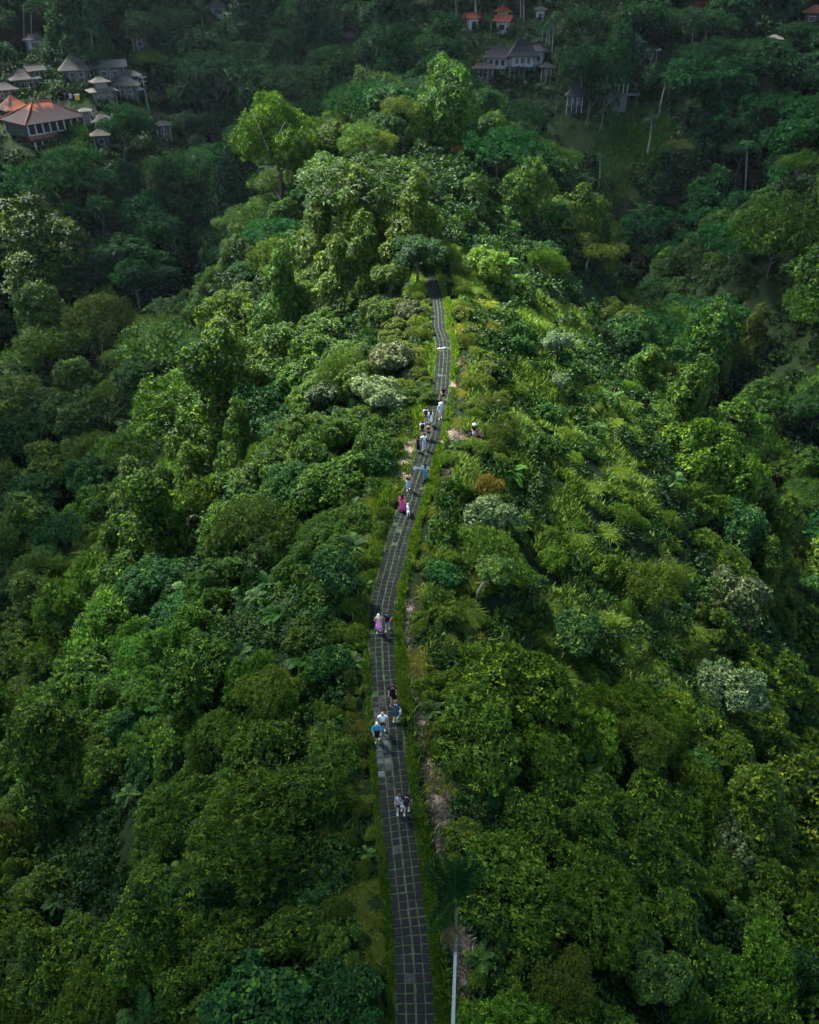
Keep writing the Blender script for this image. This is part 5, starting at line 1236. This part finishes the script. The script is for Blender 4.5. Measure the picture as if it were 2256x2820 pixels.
    if 'fern' in key: sc = min(sc, 1.35)
    if 'leafy' in key and sc > 1.15:
        key = 'tree%d' % g.integers(3); sc = sc*2.6/5.0; nm, kw = 'broadleaf_shrub', 'broad-leaved thicket'
    me, Rr, Hh = PROTO[key]
    if not free_of_things(x, y, z, z + lift + Hh*sc*sz*.9, Rr*sc): continue
    if r > 120 and hides(x, y, z + lift + Hh*sc): continue
    a = project(x, y, z + lift + Hh*sc*.5)
    if a[0] < -Rr*sc*FOC/a[2]*.9 - 40 or a[0] > IW + Rr*sc*FOC/a[2]*.9 + 40 or a[1] > IH + 200: continue
    if r > 265:
        FAR_STUFF.append((key, x, y, z, sc, rz, lift, col)); continue
    lum = col.mean()
    cw = 'dark green' if col[1] < .86 else ('bright green' if col[1] > 1.08 else ('olive green' if col[0] > 1.12 else 'mid green'))
    if nm == 'pale_shrub': cw = 'whitish'
    if 'feather' in nm: cw = 'olive' if col[1] > .9 else 'dull olive'
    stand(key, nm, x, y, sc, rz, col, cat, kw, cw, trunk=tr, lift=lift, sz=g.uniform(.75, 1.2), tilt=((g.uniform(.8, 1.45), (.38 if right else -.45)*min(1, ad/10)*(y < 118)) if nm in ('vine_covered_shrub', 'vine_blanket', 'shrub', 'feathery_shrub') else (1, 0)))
    n_single += 1
# low shrubs and tufts crowding the path's edges
Ye = np.exp(g.uniform(math.log(9.5), math.log(96), 9000)); sd = np.where(g.uniform(size=9000) < .5, -1, 1); De = np.where(sd < 0, g.uniform(1.35, 5.5, 9000), g.uniform(2.2, 6.5, 9000))
ex, ey, er = [], [], []
for y, s1, dd in zip(Ye, sd, De):
    x = float(cx(y)) + s1*dd; q = np.interp(math.hypot(x, y), [10, 30, 60, 100], [.62, .75, 1.0, 1.4])*(.7 + .25*min(2, dd - 1.2))*g.uniform(.7, 1.25)
    if q > dd - .75: q = dd - .75
    if q < .35 or len(ex) >= 230: continue
    if ex and (((np.array(ex)-x)**2 + (np.array(ey)-y)**2) < ((np.array(er)+q)*.72)**2).any(): continue
    if any((p_['o'].location.x-x)**2 + (p_['o'].location.y-y)**2 < (p_['r']*.7)**2 for p_ in PLANTS): continue
    if any(math.hypot(x-bx, (y-by)*.8) < br*.8 + q*.4 for bx, by, br in BARE): continue
    if any(abs(project(x, y, 0)[0]-(p0+p1)/2) < (p1-p0)/2 + q*25 and q0 < project(x, y, 0)[1] < q1 and dp < 100 and project(x, y, 0)[2] < dp + 1 for (p0, q0, p1, q1, dp) in PROT[:N_PEOPLE]): continue
    u = g.uniform(); h1, h2 = hue(x, y, 21), hue(x, y, 22); v = g.uniform(.9, 1.2); col = np.array([v*(.9+.5*h1), v*(.95+.2*h2), v*.9])
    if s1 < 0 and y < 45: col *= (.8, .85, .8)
    if u < .35: key, kw = 'tussock%d' % g.integers(3), 'low grass tussock'
    elif u < .6: key, kw = 'shrub%d' % g.integers(3), 'low airy shrub'
    elif u < .75: key, kw = 'vine%d' % g.integers(4), 'low creeper mound'
    elif u < .9: key, kw = 'feather%d' % g.integers(2), 'low feathery shrub'
    else: key, kw = 'fern%d' % g.integers(3), 'small fern'
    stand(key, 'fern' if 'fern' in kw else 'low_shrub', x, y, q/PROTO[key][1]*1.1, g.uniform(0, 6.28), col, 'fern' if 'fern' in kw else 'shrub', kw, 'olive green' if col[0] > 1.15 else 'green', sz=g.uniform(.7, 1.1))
    ex.append(x); ey.append(y); er.append(q)
print('edge plants', len(ex))
print('single plants', n_single, 'far', len(FAR_STUFF))

# the far wood on the upper slopes reads as one mass: one mesh of many crowns and stems
def merged(name, items, m):
    VV, TT = [], []
    for (key, x, y, z, sc, rz, lift, col) in items:
        me = PROTO[key][0]; n = len(me.vertices); co = np.empty(n*3, np.float32); me.vertices.foreach_get('co', co); co = co.reshape(-1, 3)
        t = np.empty(n, np.float32); me.attributes['tint'].data.foreach_get('value', t)
        k = len(co)//4; sel = np.random.default_rng(abs(int(x*7+y*3))).uniform(size=k) < .62
        co = co.reshape(k, 4, 3)[sel]; t = t.reshape(k, 4)[sel]
        cc = co.mean(1, keepdims=True); co = cc + (co - cc)*1.3
        c, s_ = math.cos(rz), math.sin(rz); q = co*sc
        q = np.stack([q[..., 0]*c - q[..., 1]*s_ + x, q[..., 0]*s_ + q[..., 1]*c + y, q[..., 2] + z + lift], -1)
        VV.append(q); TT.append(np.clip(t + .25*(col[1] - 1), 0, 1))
    return npmesh(name, np.concatenate(VV), np.concatenate(TT), m)
if FAR_STUFF:
    fm = leafmat('far wood leaves', (.005, .024, .010), (.012, .052, .020), (.045, .11, .03), objcol=False, spec=.03)  # leaf colour kept dark to carry shade on the far hill
    tag(link('distant_forest', merged('distant forest', FAR_STUFF, fm)), 'dark wood covering the far hillside up to the top edge', 'forest', kind='stuff')

# ------------------------------------------------------------------ undergrowth over all the ground between the plants
n = 10500
r_ = np.where(g.uniform(size=n) < .8, np.exp(g.uniform(math.log(10), math.log(330), n)), np.sqrt(g.uniform(100, 130**2, n))); t_ = g.uniform(-1, 1, n)*np.interp(r_, [10, 25, 50, 90], [R(72), R(56), R(44), R(35)]); X, Y = r_*np.sin(t_), r_*np.cos(t_)
_q = g.uniform(size=n) < .45; r_ = np.where(_q, np.sqrt(g.uniform(130**2, 330**2, n)), r_); t_ = np.where(_q, g.uniform(-R(34), R(34), n), t_); X, Y = r_*np.sin(t_), r_*np.cos(t_)
RAD = np.interp(r_, [10, 30, 60, 120, 200, 330], [.75, 1.0, 1.5, 2.2, 2.6, 3.4])*g.uniform(.6, 1.3, n)
d = np.abs(X - cx(Y)); ok = ((d > 1.5 + RAD*1.0) | (Y > PATH_END + 3)) & (Y > 6)
for x, y, q in BARE: ok &= np.hypot(X-x, (Y-y)*.7) > q*.9 + RAD*.7
for p, q in LAWN: ok &= np.hypot(X-p.x, Y-p.y) > q*(.6 + .5*vnoise(X/3, Y/3, 34)) + RAD*.5
Zc = terrain(X, Y); pa = project(X, Y, Zc + RAD*.7); rp = RAD*FOC/pa[2]*.6
for (p0, q0, p1, q1, dep_) in PROT:
    if dep_ > 150: ok &= ~((pa[2] < dep_ + .5) & (pa[0] + rp > p0) & (pa[0] - rp < p1) & (pa[1] + rp*.5 > q0) & (pa[1] - rp < q1))
sd_ = X - cx(Y); ok &= ~((sd_ > 0) & (sd_ < 23) & (Y > 34) & (Y < 112) & (g.uniform(size=n) < .5))
X, Y, r_, RAD, d = X[ok], Y[ok], r_[ok], RAD[ok], d[ok]
lobs = lobes_mound(np.random.default_rng(1), .9, .9, 9, rlo=.25, rhi=.5, base=.2)
BITS = []
for i in range(3):
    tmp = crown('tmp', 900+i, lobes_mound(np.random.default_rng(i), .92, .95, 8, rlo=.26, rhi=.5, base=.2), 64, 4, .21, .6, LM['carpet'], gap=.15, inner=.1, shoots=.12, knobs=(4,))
    k = len(tmp.vertices); co = np.empty(k*3, np.float32); tmp.vertices.foreach_get('co', co); tt = np.empty(k, np.float32); tmp.attributes['tint'].data.foreach_get('value', tt)
    BITS.append((co.reshape(-1, 4, 3), tt.reshape(-1, 4))); bpy.data.meshes.remove(tmp)
Zt = terrain(X, Y); VV, TT = [], []
tb = .5*(vnoise(X/9, Y/9, 36)-.5) + .10*(np.abs(X-cx(Y)) < 16)*(r_ < 110) - .06*(r_ > 150)  # tint lifted along the sunlit crest, lowered on the shaded far slopes
for i in range(len(X)):
    co, tt = BITS[i % 3]; a_ = g.uniform(0, 6.28); c, s_ = math.cos(a_), math.sin(a_); q = co*RAD[i]
    VV.append(np.stack([q[..., 0]*c - q[..., 1]*s_ + X[i], q[..., 0]*s_ + q[..., 1]*c + Y[i], q[..., 2]*g.uniform(.7, 1.4) + Zt[i] - .2*RAD[i]], -1)); TT.append(np.clip(tt + tb[i] + .08*g.normal(), 0, 1))
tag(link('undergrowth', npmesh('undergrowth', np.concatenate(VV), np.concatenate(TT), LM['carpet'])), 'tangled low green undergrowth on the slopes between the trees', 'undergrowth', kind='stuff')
n = 18000; li = g.integers(len(LAWN), size=n); q = np.sqrt(g.uniform(0, 3.0, n))*np.array([v for _, v in LAWN])[li]; a_ = g.uniform(0, 6.28, n)
LX = np.array([p.x for p, _ in LAWN])[li] + q*np.cos(a_); LY = np.array([p.y for p, _ in LAWN])[li] + q*np.sin(a_)
HA = np.array(HOUSES); hi = g.integers(len(HA), size=22000); q = np.sqrt(g.uniform(0, 1, 22000))*(HA[hi, 2]*.9 + 3); a_ = g.uniform(0, 6.28, 22000)
LX = np.concatenate([LX, HA[hi, 0] + q*np.cos(a_)]); LY = np.concatenate([LY, HA[hi, 1] + q*np.sin(a_) - 2])
_dr = project(LX, LY, terrain(LX, LY))[2] < 330; LX, LY = LX[_dr], LY[_dr]

# ------------------------------------------------------------------ grass along both edges of the path, straw on the bare strips
def blades(name, X, Y, ln, wd, m, label, cat, lean=.5, tint=None, flow=None):
    n = len(X); P = np.stack([X, Y, terrain(X, Y)], 1)
    dv = rand_unit(n, g)*(1, 1, 0)*lean + UPV
    if flow is not None: dv = dv + flow
    nr = rand_unit(n, g); nr = unit(np.cross(unit(dv), nr))
    T = np.clip(tint if tint is not None else .45 + .25*g.normal(size=n), 0, 1)
    V = kites(P, dv, nr, ln, wd, droop=.35, fold=.0)
    return tag(link(name, npmesh(name, V, T, m)), label, cat, kind='stuff')
n = 90000
Y = np.exp(g.uniform(math.log(9), math.log(PATH_END+4), n)); side = np.where(g.uniform(size=n) < .5, -1, 1)
wid = np.where(side < 0, .3 + 1.1*vnoise(Y/5, Y*0, 41)*(Y > 40) + .5*(Y > 34), .42 + .35*vnoise(Y/4, Y*0, 42))
X = cx(Y) + side*(.80 + wid*g.uniform(0, 1, n)**1.1*1.25)
near_bare = np.zeros(n, bool)
for x, y, q in BARE: near_bare |= np.hypot(X-x, (Y-y)*.7) < q*.75
near_bare &= g.uniform(size=n) < .93
near_bare |= vnoise(X*.9, Y*.55, 45) < .30*(g.uniform(size=n) < .85)
X, Y = X[~near_bare], Y[~near_bare]
edge = np.abs(X-cx(Y)) - .8
ln = (.14 + .40*np.clip(edge/.7, 0, 1))*g.uniform(.5, 1.4, len(X))*(.6 + .8*vnoise(X*1.1, Y*.7, 46))
fl = np.stack([-np.sign(X-cx(Y))*.12*(edge < .4), 0*X, 0*X], 1)
blades('grass', X, Y, ln, np.clip(.02 + .0007*Y, .03, .08), LM['grass'], 'bright green grass fringing both edges of the paved path', 'grass', flow=fl, tint=np.where(g.uniform(size=len(X)) < .12, .95, .42 + .25*(vnoise(X*1.2, Y*.6, 44)-.5) + .2*g.normal(size=len(X))))
n = 230000; Y = g.uniform(34, 112, n); X = cx(Y) + 2.9 + 24*g.uniform(0, 1, n)**1.2
dn = vnoise(X/4.5, Y/4.5, 61)*.65 + vnoise(X/1.4, Y/1.4, 62)*.35; ok = (dn > .24 + .010*(X - cx(Y)))
for x, y, q in BARE: ok &= np.hypot(X-x, (Y-y)*.7) > q*1.0
X, Y, dn = X[ok], Y[ok], dn[ok]
blades('tall_grass', X, Y, g.uniform(.4, .95, len(X)), np.clip(.0008*np.hypot(X, Y), .04, .08), leafmat('tall flank grass', (.05, .085, .012), (.10, .19, .03), (.25, .36, .09), trans=.3, spec=.08, objcol=False), 'pale yellow-green tall grass over the open flank beside the upper path', 'tall grass', lean=.7,
       flow=np.stack([.45 + 0*X, -.15 + 0*X, 0*X], 1), tint=.45 + .7*(vnoise(X/2.2, Y/2.2, 63)-.5) + .15*g.normal(size=len(X)))
n = 6000; bi = g.integers(len(BARE), size=n); B = np.array(BARE)
a_ = g.uniform(0, 6.28, n); q = np.sqrt(g.uniform(.25, 2.2, n))*B[bi, 2]; X, Y = B[bi, 0] + q*np.cos(a_), B[bi, 1] + q*np.sin(a_)*1.3
ok = (np.abs(X - cx(Y)) > 1.5); X, Y = X[ok], Y[ok]
blades('dry_grass', X, Y, g.uniform(.18, .5, len(X)), np.clip(.010 + .0005*Y, .018, .06), LM['straw'], 'pale dry grass lying around the trodden earth beside the path', 'dry grass', lean=1.1, flow=np.stack([.5*np.sign(X-cx(Y)), 0*X, 0*X], 1))

ln = g.uniform(.5, 1.3, len(LX))
blades('meadow_grass', LX, LY, ln, np.full(len(LX), .22), leafmat('meadow blades', (.008, .035, .006), (.022, .075, .012), (.06, .15, .02), objcol=False, spec=.1), 'long green grass on the clearings and gardens of the far slope', 'grass', tint=.4 + .5*(vnoise(LX/3, LY/3, 51)-.5) + .15*g.normal(size=len(LX)))

# ------------------------------------------------------------------ which plant is which: say it by look and by what stands next to it
LANDM = [('the tallest olive tree', 762, 400), ('the layered dark tree', 1000, 510), ('the head of the path', 1200, 790), ('the white cloth strip', 1218, 962), ('the whitish round shrub', 1028, 1085), ('the tan leaved shrub', 1085, 975),
         ('the backpack walkers', 1170, 1150), ('the side track couple', 1310, 1200), ('the magenta dress', 1108, 1390), ('the pale downy shrub', 1352, 1415), ('the russet shrub', 1342, 1338), ('the yellow leaved tree', 1365, 1580),
         ('the path bend', 1055, 1660), ('the blond woman', 1044, 1720), ('the large-leaved tree', 1605, 1735), ('the brownish olive tree', 1795, 1600), ('the grey-white tree', 2010, 1880), ('the dark domed tree', 2000, 1440), ('the silver-white tree', 1540, 940),
         ('the brown-olive valley tree', 292, 880), ('the glossy valley tree', 215, 1150), ('the huge creeper tree', 120, 690), ('the vine towers', 950, 640), ('the dark glossy shrub', 935, 1560), ('the grey-green thicket', 700, 1450), ('the cream-flecked shrub', 735, 1900),
         ('the white polo shirt', 1055, 1995), ('the largest bushy shrub', 1330, 2010), ('the nearest couple', 1110, 2210), ('the nearest palm', 1250, 2430), ('the brownish bottom shrub', 1560, 2690), ('the yellow-green bottom shrub', 1790, 2650),
         ('the rounded grey-olive tree', 1770, 2045), ('the brownish edge shrub', 60, 2260), ('the pointed tree', 2075, 920), ('the meadow tree', 1630, 690), ('the orange-roofed hall', 130, 330), ('the thatched village', 250, 200), ('the needle tree', 350, 370),
         ('the flat-topped ravine tree', 578, 200), ('the white villa', 1420, 140), ('the stilt hut', 1587, 250), ('the pillared terrace', 1697, 255), ('the steep green lawn', 1760, 370), ('the rust-red tree', 1860, 402), ('the white-stemmed palm', 1398, 730), ('the red hilltop roofs', 1388, 35),
         ('the small orange tree', 1262, 408), ('the fascia hut', 1797, 133), ('the bare-stemmed palm', 2055, 460), ('the dark coconut palm', 1768, 610), ('the steep grey gable', 956, 96), ('the utility pole', 414, 260)]
LANDPX = np.array([(a, b_) for _, a, b_ in LANDM], float)
used = {}
for o_ in scene.objects:
    if o_.parent is None and 'label' in o_: used[o_['label'].lower()] = o_
GROUPS = dict(vine_covered_shrub='mounds of creeper on the slopes', vine_covered_tree='trees draped in creeper', vine_blanket='sprawling blankets of vine', broadleaf_shrub='broad-leaved shrubs', shrub='airy shrubs', feathery_shrub='feathery shrubs', fern='fern clumps on the slopes',
              broadleaf_tree='round-crowned trees', layered_tree='airy layered trees', umbrella_tree='flat-topped trees', grass_tussock='grass tussocks on the open flank', forest_tree='dark trees of the far slopes', palm_tree='tall palms on the far slopes', low_shrub='low plants along the path edges', pale_shrub='pale shrubs')
n_dup = 0
for p in PLANTS:
    o = p['o']; nm = o.name.split('.')[0]
    if nm in GROUPS: o['group'] = GROUPS[nm]
    if nm == 'palm_tree' and not o.get('label'): p['col'] = 'pale-stemmed'; p['kind'] = 'hillside palm'
    if o.get('label'): continue
    L0 = o.location; a = project(L0.x, L0.y, p['zt']); s_ = FOC/a[2]
    if not o.get('category'): o['category'] = 'palm' if nm == 'palm_tree' else 'tree'
    px_r = p['r']*s_; size = 'small' if px_r < 34 else ('large' if px_r > 62 else 'middling')
    dist = np.hypot(LANDPX[:, 0]-a[0], LANDPX[:, 1]-a[1]); order = np.argsort(dist)
    far = math.hypot(L0.x, L0.y) > 165; leftside = L0.x < float(cx(L0.y))
    done = None
    for kx in list(range(14)):
        i = order[kx]; dx, dy = a[0]-LANDPX[i, 0], a[1]-LANDPX[i, 1]; dd = dist[i]
        near = 'close ' if dd < 80 else ('' if dd < 190 else 'well ')
        ang = math.degrees(math.atan2(-dy, dx)) % 360
        if far: e, w_ = 'on the villa side of', 'on the village side of'
        elif leftside: e, w_ = 'on the path side of', 'on the valley side of'
        else: e, w_ = 'on the valley side of', 'on the path side of'
        sec = int(((ang + 22.5) % 360)//45)
        rel = [e, 'beyond and ' + e, 'beyond', 'beyond and ' + w_, w_, 'below and ' + w_, 'below', 'below and ' + e][sec]
        rel = (near + rel).replace('and on the', 'on the')
        lab = ' '.join(('%s %s %s %s %s' % (size, p['col'], p['kind'], rel, LANDM[i][0])).split())
        lab = lab.replace('vine-draped tower of leaves', 'vine tower')
        if len(lab.split()) > 16: lab = lab.replace('beyond on', 'on').replace('below on', 'on').replace('large ', '').replace('middling ', '')
        if len(lab.split()) > 16: lab = lab.replace('close ', '').replace('well ', '')
        if lab.lower() not in used and len(lab.split()) <= 16: done = lab; break
    if done is None: done = lab; n_dup += 1
    o['label'] = done; used[done.lower()] = o
print('labels shared', n_dup)
